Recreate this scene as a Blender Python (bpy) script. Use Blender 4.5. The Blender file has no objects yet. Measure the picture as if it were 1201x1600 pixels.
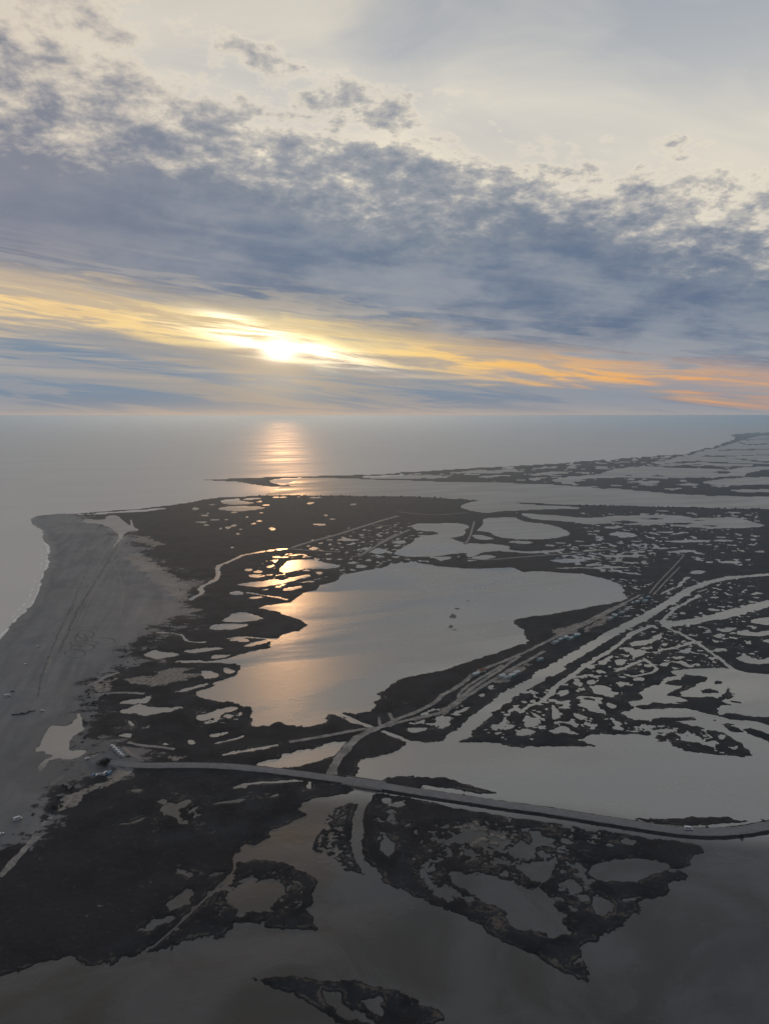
import bpy, bmesh, math, random
import numpy as np
from mathutils import Vector

sc = bpy.context.scene
COL = sc.collection
R = math.radians

# ------------------------------------------------------------------ camera
CAM_H = 300.0
PITCH = 7.45            # degrees below the horizon
FOCAL = 1155.0          # focal length in photo pixels (photo 1201 x 1600)
cam_data = bpy.data.cameras.new("camera")
cam_data.sensor_fit = 'VERTICAL'
cam_data.sensor_height = 36.0
cam_data.lens = 36.0 * FOCAL / 1600.0
cam_data.clip_start = 1.0
cam_data.clip_end = 250000.0
cam = bpy.data.objects.new("camera", cam_data)
cam.location = (0, 0, CAM_H)
cam.rotation_euler = (R(90 - PITCH), 0, 0)
COL.objects.link(cam)
sc.camera = cam

# ------------------------------------------------------------------ render settings
sc.render.engine = 'CYCLES'
sc.view_settings.view_transform = 'Standard'
sc.view_settings.look = 'None'
sc.view_settings.exposure = 0.0
sc.view_settings.gamma = 1.0
sc.view_settings.use_curve_mapping = False
cy = sc.cycles
cy.use_denoising = True
cy.max_bounces = 5
cy.diffuse_bounces = 1
cy.glossy_bounces = 3
cy.transmission_bounces = 1
cy.volume_bounces = 3
cy.transparent_max_bounces = 8
cy.sample_clamp_indirect = 6.0

# ------------------------------------------------------------------ sun
SUN_AZ, SUN_EL = -7.9, 4.9
sun_data = bpy.data.lights.new("sun", 'SUN')
sun_data.energy = 0.42
sun_data.angle = R(1.2)          # veiled by the cloud bank
sun_data.color = (1.0, 0.52, 0.22)
sun = bpy.data.objects.new("sun", sun_data)
_d = Vector((math.sin(R(SUN_AZ)) * math.cos(R(SUN_EL)), math.cos(R(SUN_AZ)) * math.cos(R(SUN_EL)), math.sin(R(SUN_EL))))
sun.rotation_euler = _d.to_track_quat('Z', 'Y').to_euler()
sun.location = _d * 1000
COL.objects.link(sun)

# ------------------------------------------------------------------ node helpers
class NT:
    """small wrapper that turns arithmetic into shader nodes"""
    def __init__(self, tree):
        self.t = tree
        tree.nodes.clear()
    def n(self, kind, **kw):
        nd = self.t.nodes.new(kind)
        for k, v in kw.items():
            setattr(nd, k, v)
        return nd
    def put(self, sock, v):
        if isinstance(v, bpy.types.NodeSocket):
            self.t.links.new(v, sock)
        elif isinstance(v, (tuple, list)):
            v = tuple(v)
            if sock.type == 'RGBA' and len(v) == 3:
                v = v + (1.0,)
            sock.default_value = v
        else:
            sock.default_value = v
    def m(self, op, *a, clamp=False):
        nd = self.n('ShaderNodeMath', operation=op, use_clamp=clamp)
        for i, v in enumerate(a):
            self.put(nd.inputs[i], v)
        return nd.outputs[0]
    def add(self, *a):
        r = a[0]
        for b in a[1:]:
            r = self.m('ADD', r, b)
        return r
    def sub(self, a, b): return self.m('SUBTRACT', a, b)
    def mul(self, *a):
        r = a[0]
        for b in a[1:]:
            r = self.m('MULTIPLY', r, b)
        return r
    def div(self, a, b): return self.m('DIVIDE', a, b)
    def lin(self, x, k, c=0.0): return self.m('MULTIPLY_ADD', x, k, c)
    def step(self, x, a, b, lo=0.0, hi=1.0, smooth=True):
        nd = self.n('ShaderNodeMapRange', interpolation_type='SMOOTHSTEP' if smooth else 'LINEAR')
        for i, v in enumerate((x, a, b, lo, hi)):
            self.put(nd.inputs[i], v)
        return nd.outputs[0]
    def gauss(self, x, s):       # exp(-(x/s)^2)
        q = self.m('MULTIPLY', x, 1.0 / s)
        return self.m('EXPONENT', self.m('MULTIPLY', self.m('MULTIPLY', q, q), -1.0))
    def noise(self, vec, scale, detail=4.0, rough=0.5, dist=0.0, lac=2.0):
        nd = self.n('ShaderNodeTexNoise', noise_dimensions='3D')
        self.put(nd.inputs['Vector'], vec)
        for k, v in (('Scale', scale), ('Detail', detail), ('Roughness', rough), ('Lacunarity', lac), ('Distortion', dist)):
            self.put(nd.inputs[k], v)
        return nd.outputs['Fac'] if 'Fac' in nd.outputs else nd.outputs[0]
    def xyz(self, x, y, z=0.0):
        nd = self.n('ShaderNodeCombineXYZ')
        for i, v in enumerate((x, y, z)):
            self.put(nd.inputs[i], v)
        return nd.outputs[0]
    def sep(self, v):
        nd = self.n('ShaderNodeSeparateXYZ')
        self.put(nd.inputs[0], v)
        return nd.outputs
    def mix(self, f, a, b, mode='MIX'):
        nd = self.n('ShaderNodeMix', data_type='RGBA', blend_type=mode, clamp_factor=True)
        self.put(nd.inputs['Factor'], f)
        self.put([s for s in nd.inputs if s.name == 'A' and s.type == 'RGBA'][0], a)
        self.put([s for s in nd.inputs if s.name == 'B' and s.type == 'RGBA'][0], b)
        return [s for s in nd.outputs if s.type == 'RGBA'][0]
    def ramp(self, f, stops):
        nd = self.n('ShaderNodeValToRGB')
        cr = nd.color_ramp
        while len(cr.elements) > 1:
            cr.elements.remove(cr.elements[-1])
        cr.elements[0].position = stops[0][0]
        cr.elements[0].color = tuple(stops[0][1]) + (1.0,)
        for p, c in stops[1:]:
            e = cr.elements.new(p)
            e.color = tuple(c) + (1.0,)
        self.put(nd.inputs[0], f)
        return nd.outputs[0]
    def scale(self, col, k):
        return self.mix(1.0, col, self.comb(k), 'MULTIPLY')
    def comb(self, k):
        nd = self.n('ShaderNodeCombineColor')
        for i in range(3):
            self.put(nd.inputs[i], k)
        return nd.outputs[0]
    def addc(self, a, b):
        return self.mix(1.0, a, b, 'ADD')


def L(r, g, b):
    """sRGB 0..255 -> linear"""
    def f(c):
        c /= 255.0
        return c / 12.92 if c <= 0.04045 else ((c + 0.055) / 1.055) ** 2.4
    return (f(r), f(g), f(b))

# ------------------------------------------------------------------ world: evening sky with a cloud deck
world = bpy.data.worlds.new("World")
sc.world = world
world.use_nodes = True
W = NT(world.node_tree)
tc = W.n('ShaderNodeTexCoord')
nv = W.n('ShaderNodeVectorMath', operation='NORMALIZE')
W.put(nv.inputs[0], tc.outputs['Generated'])
D = nv.outputs[0]
dx, dy, dz = W.sep(D)
zc = W.m('MAXIMUM', dz, 0.0)
phi = W.m('ARCSINE', zc)                       # elevation, radians
th = W.m('ARCTAN2', dx, dy)                    # azimuth from +Y, radians
sth = W.m('SINE', th)

# coordinates on a flat cloud layer high above the ground
k1 = W.m('ADD', zc, 0.26)
px_, py_ = W.div(dx, k1), W.div(dy, k1)
# rotate a little: the bands run down to the right
CA, SA = math.cos(R(14)), math.sin(R(14))
pu = W.add(W.mul(px_, CA), W.mul(py_, SA))
pv = W.sub(W.mul(py_, CA), W.mul(px_, SA))
P = W.xyz(pu, pv, 0.0)
# flattened streak coordinates for the low layer
k2 = W.m('ADD', zc, 0.03)
S = W.xyz(W.mul(W.div(dx, k2), 0.35), W.mul(W.div(dy, k2), 1.0), 3.7)

big = W.noise(P, 1.3, 3.0, 0.5)
mid = W.noise(W.xyz(W.mul(pu, 0.9), pv, 1.3), 5.0, 6.0, 0.58, 0.15)
puff = W.noise(W.xyz(pu, pv, 5.1), 12.0, 8.0, 0.60, 0.15)
fine = W.noise(W.xyz(pu, pv, 9.0), 30.0, 6.0, 0.62, 0.1)
wisp = W.noise(W.xyz(W.mul(pu, 0.6), pv, 2.2), 2.4, 7.0, 0.56, 0.9)
# long streaks near the horizon: azimuth stretched, thin in elevation
tilt = W.add(phi, W.mul(sth, 0.105))           # runs along the cloud bands
str1 = W.noise(W.xyz(W.mul(th, 5.0), W.mul(tilt, 62.0), 0.0), 1.0, 7.0, 0.62, 0.5)
str2 = W.noise(W.xyz(W.mul(th, 3.0), W.mul(W.add(phi, W.mul(sth, 0.03)), 95.0), 7.0), 1.0, 6.0, 0.6, 0.35)

str3 = W.noise(W.xyz(W.mul(th, 7.0), W.mul(tilt, 150.0), 4.0), 1.0, 5.0, 0.6, 0.3)

# distance to the sun in azimuth / elevation
saz = W.sub(th, R(SUN_AZ))
sel = W.sub(phi, R(SUN_EL))
dsun = W.m('SQRT', W.add(W.mul(saz, saz), W.mul(sel, sel)))
glow_wide = W.gauss(dsun, 0.55)
glow_mid = W.gauss(dsun, 0.22)

# 1. high thin veil (above the deck, and everywhere out of frame)
veil = W.ramp(W.add(W.mul(wisp, 1.3), W.mul(big, 0.5), -0.40), [(0.30, L(178, 184, 192)), (0.47, L(200, 201, 200)), (0.62, L(222, 217, 207)), (0.75, L(228, 223, 212))])
# warmer and brighter just above the deck, greyer towards the zenith and towards the right
up_dim = W.step(phi, 0.34, 0.58, 1.0, 0.80)
veil = W.scale(veil, up_dim)
veil = W.mix(W.mul(W.step(phi, 0.46, 0.24), 0.70), veil, L(236, 226, 206))
veil = W.mix(W.mul(W.step(th, 0.1, 0.6), W.step(phi, 0.40, 0.6), 0.55), veil, L(176, 180, 194))
veil = W.mix(W.mul(W.step(th, -0.1, -0.6), 0.35), veil, L(216, 198, 178))

# clear Nishita sky showing faintly through the veil
nish = W.n('ShaderNodeTexSky', sky_type='NISHITA', sun_disc=False)
nish.sun_elevation = R(SUN_EL)
nish.sun_rotation = R(SUN_AZ)
nish.air_density = 1.0
nish.dust_density = 2.0
sky = W.mix(0.88, W.scale(nish.outputs[0], 0.10), veil)

# 2. the glowing gap under the deck: yellow near the sun, orange further right
gapcol = W.ramp(W.m('ABSOLUTE', saz), [(0.0, L(255, 238, 180)), (0.14, L(253, 220, 150)), (0.30, L(248, 194, 112)), (0.55, L(244, 166, 84)), (1.0, L(212, 156, 116))])
gapcol = W.mix(W.mul(W.step(saz, 0.0, -0.30), 0.75), gapcol, L(246, 218, 164))
gap = W.step(W.sub(phi, W.add(0.098, W.mul(sth, -0.128))), 0.09, 0.03)
sky = W.mix(gap, sky, gapcol)
# fine brightness variation along the strip
sky = W.mix(W.mul(gap, W.step(str3, 0.42, 0.62), 0.55), sky, W.mix(glow_mid, L(206, 176, 140), L(238, 204, 150)))

# 3. low blue-grey bank under the gap, with streaks
eLow = W.add(0.066, W.mul(sth, -0.092))        # lower edge of the bright strip
lowa = W.step(W.add(W.sub(eLow, phi), W.mul(W.sub(str1, 0.5), 0.11)), -0.026, 0.020)
low_streak = W.mul(W.step(str2, 0.46, 0.62), W.step(phi, 0.030, 0.055), 0.60)
lowcol = W.mix(low_streak, L(114, 136, 159), L(202, 184, 164))
lowcol = W.mix(W.step(phi, 0.036, 0.014), lowcol, L(106, 130, 154))
lowcol = W.mix(W.mul(W.gauss(dsun, 0.10), 0.40), lowcol, L(222, 196, 156))
sky = W.mix(W.mul(lowa, 0.96), sky, lowcol)
# thin grey bars drifting through the gap itself
bars = W.mul(W.step(str1, 0.44, 0.55), W.step(phi, 0.26, 0.14), W.step(glow_mid, 0.0, 1.0, 0.62, 0.52))
sky = W.mix(bars, sky, W.mix(W.mul(glow_mid, 0.7), L(150, 154, 162), L(206, 176, 132)))

# 4. the altocumulus deck: broken puffs along its upper rim, closed further down
eS = W.add(0.252, W.mul(sth, -0.19), W.mul(W.sub(big, 0.5), 0.20))
eP = W.add(0.384, W.mul(sth, -0.23), W.mul(W.sub(wisp, 0.5), 0.10))
prof = W.div(W.sub(eP, phi), W.sub(eP, eS))
inner = W.m('MAXIMUM', W.sub(prof, 0.95), 0.0)
nz = W.add(W.mul(W.sub(mid, 0.5), 1.35), W.mul(W.sub(puff, 0.5), 1.9), W.mul(W.sub(fine, 0.5), 0.75))
dens = W.add(W.mul(W.sub(prof, 0.33), 0.75), W.mul(inner, 0.70), W.mul(W.m('MINIMUM', W.add(prof, 0.04), 0.0), 3.0), nz)
eL = W.add(0.098, W.mul(sth, -0.128), W.mul(W.sub(str1, 0.5), 0.11))
a_lo = W.step(W.sub(phi, eL), -0.008, 0.028)
a_up = W.step(dens, -0.30, 0.10)
deck = W.mul(a_up, a_lo)
thick = W.add(W.mul(dens, 0.92), W.mul(inner, 0.15))
deckcol = W.ramp(W.step(thick, -0.40, 1.15, smooth=False), [(0.0, L(253, 243, 220)), (0.15, L(240, 228, 205)), (0.30, L(190, 186, 180)), (0.44, L(154, 157, 163)), (0.62, L(132, 140, 152)), (0.84, L(118, 130, 147)), (1.0, L(110, 124, 144))])
# slow tone changes inside the closed part
tone = W.step(W.add(W.mul(mid, 0.5), W.mul(big, 0.3), W.mul(str1, 0.2)), 0.40, 0.62)
deckcol = W.mix(W.mul(W.step(inner, 0.0, 0.5), W.sub(1.0, tone), 0.75), deckcol, L(154, 158, 166))
deckcol = W.mix(W.mul(W.step(th, -0.05, -0.5), 0.6), deckcol, W.mix(W.step(thick, 0.0, 0.6), L(222, 207, 188), L(132, 132, 144)))
deckcol = W.mix(W.mul(W.step(th, 0.0, 0.45), W.step(thick, 0.2, 0.7), 0.6), deckcol, W.mix(tone, L(132, 142, 156), L(90, 107, 135)))
# lit underside streaks towards the bright gap
under = W.mul(W.step(W.sub(phi, eL), 0.085, 0.0), W.step(str1, 0.54, 0.42), 0.55)
deckcol = W.mix(under, deckcol, W.mix(glow_mid, L(176, 172, 170), L(228, 204, 160)))
sky = W.mix(deck, sky, deckcol)

# 5. the sun itself, burning through the streaks
hole = W.step(str1, 0.60, 0.44)
line = W.add(sel, W.mul(saz, 0.19), -0.006)
core = W.mul(W.gauss(saz, 0.085), W.gauss(line, 0.0115), W.lin(hole, 0.95, 0.05))
core1 = W.mul(W.gauss(W.add(saz, 0.05), 0.040), W.gauss(W.add(line, -0.019), 0.006), hole)
core2 = W.mul(W.gauss(saz, 0.020), W.gauss(sel, 0.011))
halo = W.gauss(dsun, 0.05)
blaze = W.add(W.mul(core, 2.2), W.mul(core1, 1.2))
sunadd = W.n('ShaderNodeCombineColor')
W.put(sunadd.inputs[0], W.add(W.mul(blaze, 1.5), W.mul(core2, 2.4), W.mul(halo, 0.16)))
W.put(sunadd.inputs[1], W.add(W.mul(blaze, 1.2), W.mul(core2, 1.9), W.mul(halo, 0.11)))
W.put(sunadd.inputs[2], W.add(W.mul(blaze, 0.8), W.mul(core2, 1.4), W.mul(halo, 0.05)))
sky = W.addc(sky, sunadd.outputs[0])

# the dusk side of the sky, away from the sun, is dimmer
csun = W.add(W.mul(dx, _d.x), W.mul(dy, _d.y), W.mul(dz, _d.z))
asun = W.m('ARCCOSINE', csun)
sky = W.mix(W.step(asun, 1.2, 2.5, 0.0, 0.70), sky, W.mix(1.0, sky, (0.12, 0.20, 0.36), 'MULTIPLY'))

# 6. horizon haze
hz = W.m('EXPONENT', W.mul(phi, -95.0))
hazecol = W.mix(W.gauss(saz, 0.50), L(146, 151, 160), L(206, 180, 156))
sky = W.mix(W.mul(hz, 0.85), sky, hazecol)

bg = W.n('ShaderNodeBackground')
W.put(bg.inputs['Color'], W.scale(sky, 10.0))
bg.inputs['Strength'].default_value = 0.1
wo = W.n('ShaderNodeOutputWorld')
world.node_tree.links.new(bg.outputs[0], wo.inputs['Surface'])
try:
    world.cycles.sampling_method = 'MANUAL'
    world.cycles.sample_map_resolution = 1024
except Exception:
    pass
# =====================================================================
#  THE PLACE: a river-delta salt marsh, surveyed in photo pixels and laid
#  on the ground plane in metres
# =====================================================================
_cp, _sp = math.cos(R(PITCH)), math.sin(R(PITCH))

def ground(px, py):
    """photo pixel -> ground point (x, y) in metres"""
    a = (px - 600.5) / FOCAL
    b = (800.0 - py) / FOCAL
    dy_ = _cp + b * _sp
    dz_ = -_sp + b * _cp
    t = CAM_H / -dz_
    return (a * t, dy_ * t)

def gpoly(s):
    """'x,y x,y ...' in photo pixels -> (n, 2) array in metres"""
    return np.array([ground(*map(float, q.split(','))) for q in s.split()], dtype=np.float64)

def chaikin(p, n=1, closed=True):
    for _ in range(n):
        if closed:
            q = np.roll(p, -1, axis=0)
            p = np.stack([0.75 * p + 0.25 * q, 0.25 * p + 0.75 * q], axis=1).reshape(-1, 2)
        else:
            a, b = p[:-1], p[1:]
            m = np.stack([0.75 * a + 0.25 * b, 0.25 * a + 0.75 * b], axis=1).reshape(-1, 2)
            p = np.vstack([p[:1], m, p[-1:]])
    return p

# ---------------------------------------------------------------- numpy gradient noise
def gnoise(x, y, seed=0):
    xi = np.floor(x); yi = np.floor(y)
    fx = (x - xi).astype(np.float32); fy = (y - yi).astype(np.float32)
    xi = xi.astype(np.int64); yi = yi.astype(np.int64)
    def g(ix, iy, ax, ay):
        h = (ix * 374761393 + iy * 668265263 + seed * 974711) & 0xffffffff
        h = ((h ^ (h >> 13)) * 1274126177) & 0xffffffff
        h = (h ^ (h >> 16)) & 1023
        return _GC[h] * ax + _GS[h] * ay
    u = fx * fx * fx * (fx * (fx * 6 - 15) + 10)
    v = fy * fy * fy * (fy * (fy * 6 - 15) + 10)
    a = g(xi, yi, fx, fy); b = g(xi + 1, yi, fx - 1, fy)
    c = g(xi, yi + 1, fx, fy - 1); d = g(xi + 1, yi + 1, fx - 1, fy - 1)
    a += u * (b - a); c += u * (d - c)
    return a + v * (c - a)
_ang = np.arange(1024) * (2 * math.pi / 1024)
_GC, _GS = np.cos(_ang).astype(np.float32), np.sin(_ang).astype(np.float32)

def fbm(x, y, scale, octaves=4, gain=0.5, seed=0):
    """about -0.7 .. 0.7"""
    out = 0; amp = 1.0; f = 1.0 / scale
    for o in range(octaves):
        out = out + amp * gnoise(x * f + 17.3 * o, y * f - 9.1 * o, seed + o)
        amp *= gain; f *= 2.03
    return out

# ---------------------------------------------------------------- signed distance (positive inside)
def sdf(poly, X, Y):
    d2 = np.full(X.shape, 1e12, dtype=np.float32)
    inside = np.zeros(X.shape, dtype=bool)
    n = len(poly)
    for i in range(n):
        ax, ay = poly[i]; bx, by = poly[(i + 1) % n]
        ex, ey = bx - ax, by - ay
        l2 = ex * ex + ey * ey
        if l2 < 1e-9:
            continue
        px = X - ax; py = Y - ay
        t = np.clip((px * ex + py * ey) * (1.0 / l2), 0, 1)
        qx = px - t * ex; qy = py - t * ey
        np.minimum(d2, qx * qx + qy * qy, out=d2)
        if ay != by:
            c = ((ay > Y) != (by > Y)) & (px < ex * (py / ey))
            inside ^= c
    d = np.sqrt(d2)
    return np.where(inside, d, -d)

def polydist(line, X, Y):
    d2 = np.full(X.shape, 1e12, dtype=np.float32)
    for (ax, ay), (bx, by) in zip(line[:-1], line[1:]):
        ex, ey = bx - ax, by - ay
        l2 = max(ex * ex + ey * ey, 1e-9)
        px = X - ax; py = Y - ay
        t = np.clip((px * ex + py * ey) * (1.0 / l2), 0, 1)
        qx = px - t * ex; qy = py - t * ey
        np.minimum(d2, qx * qx + qy * qy, out=d2)
    return np.sqrt(d2)

# ---------------------------------------------------------------- survey
FAR_LAND = gpoly("302,749.5 345,748.6 370,747.2 420,745.6 470,744 520,743 600,741.4 625,738.4 660,736.5 720,732.5 770,730 820,727 880,724 907,721 948,718 985,715 1020,712.5 1040,711 1070,710 1080,706 1100,701 1120,697 1135,691 1150,686.5 1143,682 1135,679.5 1165,677 1201,675 1290,672 1400,672 1400,779 1290,778 1201,776 1110,774.5 1060,772.5 1000,767 952,762.8 938,763.4 925,761.5 900,760 850,757 770,754.5 740,753.5 700,753 650,751.5 600,750 565,748.8 530,747.5 500,747 480,746.6 466,746.6 450,748 430,748.6 420,751 421,754.5 440,757.6 466,759.4 440,760.8 420,760 400,757.5 380,754 350,751.2")
MAIN_LAND = gpoly("45,812 50,809 60,805.5 90,803 130,801.5 180,798 225,794.5 270,789 300,785 320,781 340,777.5 360,776 400,774.5 440,774 500,774.5 600,775.5 640,775.5 690,778 720,780 752,782 735,784.5 722,789 720,793.5 735,798 760,800.5 785,799 820,797 860,796 903,794.5 905,792.5 875,791.3 840,789.5 815,787 804,784.7 845,786.5 880,788.5 900,789 960,789.5 1010,791 1070,792.5 1130,794 1201,795.5 1300,797 1500,800 "
                  "1500,1262 1300,1276 1201,1299 1130,1308 1050,1306 900,1284 800,1269 700,1254 640,1244 592,1235 588,1229 553,1229 552,1235 540,1242 520,1245 500,1247 485,1250 475,1257 470,1268 477,1275 470,1280 450,1290 435,1295 423,1300 420,1313 395,1325 385,1322 380,1325 367,1335 368,1348 380,1348 400,1345 430,1345 450,1348 462,1355 480,1362 490,1370 497,1380 492,1400 490,1412 475,1422 480,1430 492,1435 488,1445 495,1456 460,1455 440,1450 400,1446 385,1443 365,1444 350,1455 337,1463 315,1462 300,1466 270,1478 235,1483 200,1492 172,1501 150,1503 130,1499 112,1493 100,1497 75,1500 40,1514 0,1526 -80,1548 -220,1580 -420,1620 -600,1560 "
                  "-400,1300 -150,1110 -60,1040 -30,1022 0,998 15,982 30,965 40,955 55,940 63,920 65,905 72,893 75,880 77,862 76,852 69,846 67,836 62,828 55,822 50,820")
ISLANDS = [gpoly(s) for s in [
    # peninsula south of the causeway
    "573,1250 585,1240 600,1239 650,1249.5 700,1260 750,1269.5 800,1278.5 850,1284 900,1292 950,1299 1000,1305.5 1050,1311.5 1075,1313 1097,1323 1096,1330 1085,1340 1077,1352 1060,1358 1048,1357 1052,1362 1068,1362 1074,1370 1062,1376 1043,1378 1047,1390 1045,1395 1025,1400 1000,1408 995,1412 1001,1420 1000,1427 985,1437 970,1450 950,1460 932,1470 915,1476 910,1480 910,1500 912,1515 921,1522 915,1530 905,1528 895,1520 870,1512 855,1505 840,1495 820,1488 795,1475 770,1460 745,1445 720,1430 700,1420 680,1410 650,1400 620,1385 592,1367 575,1352 560,1335 557,1318 557,1300 562,1275 567,1262",
    # reed islet in the channel
    "558,1257 545,1256 530,1262 517,1270 510,1285 500,1300 492,1315 490,1325 500,1335 520,1345 545,1357 585,1366 570,1355 556,1335 551,1300",
    # nearest islet
    "400,1527 415,1525 440,1526 470,1527 500,1530 545,1532 580,1542 620,1550 650,1565 690,1583 697,1595 680,1605 600,1617 560,1607 520,1591 490,1576 450,1556 430,1546 415,1536",
]]
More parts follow.
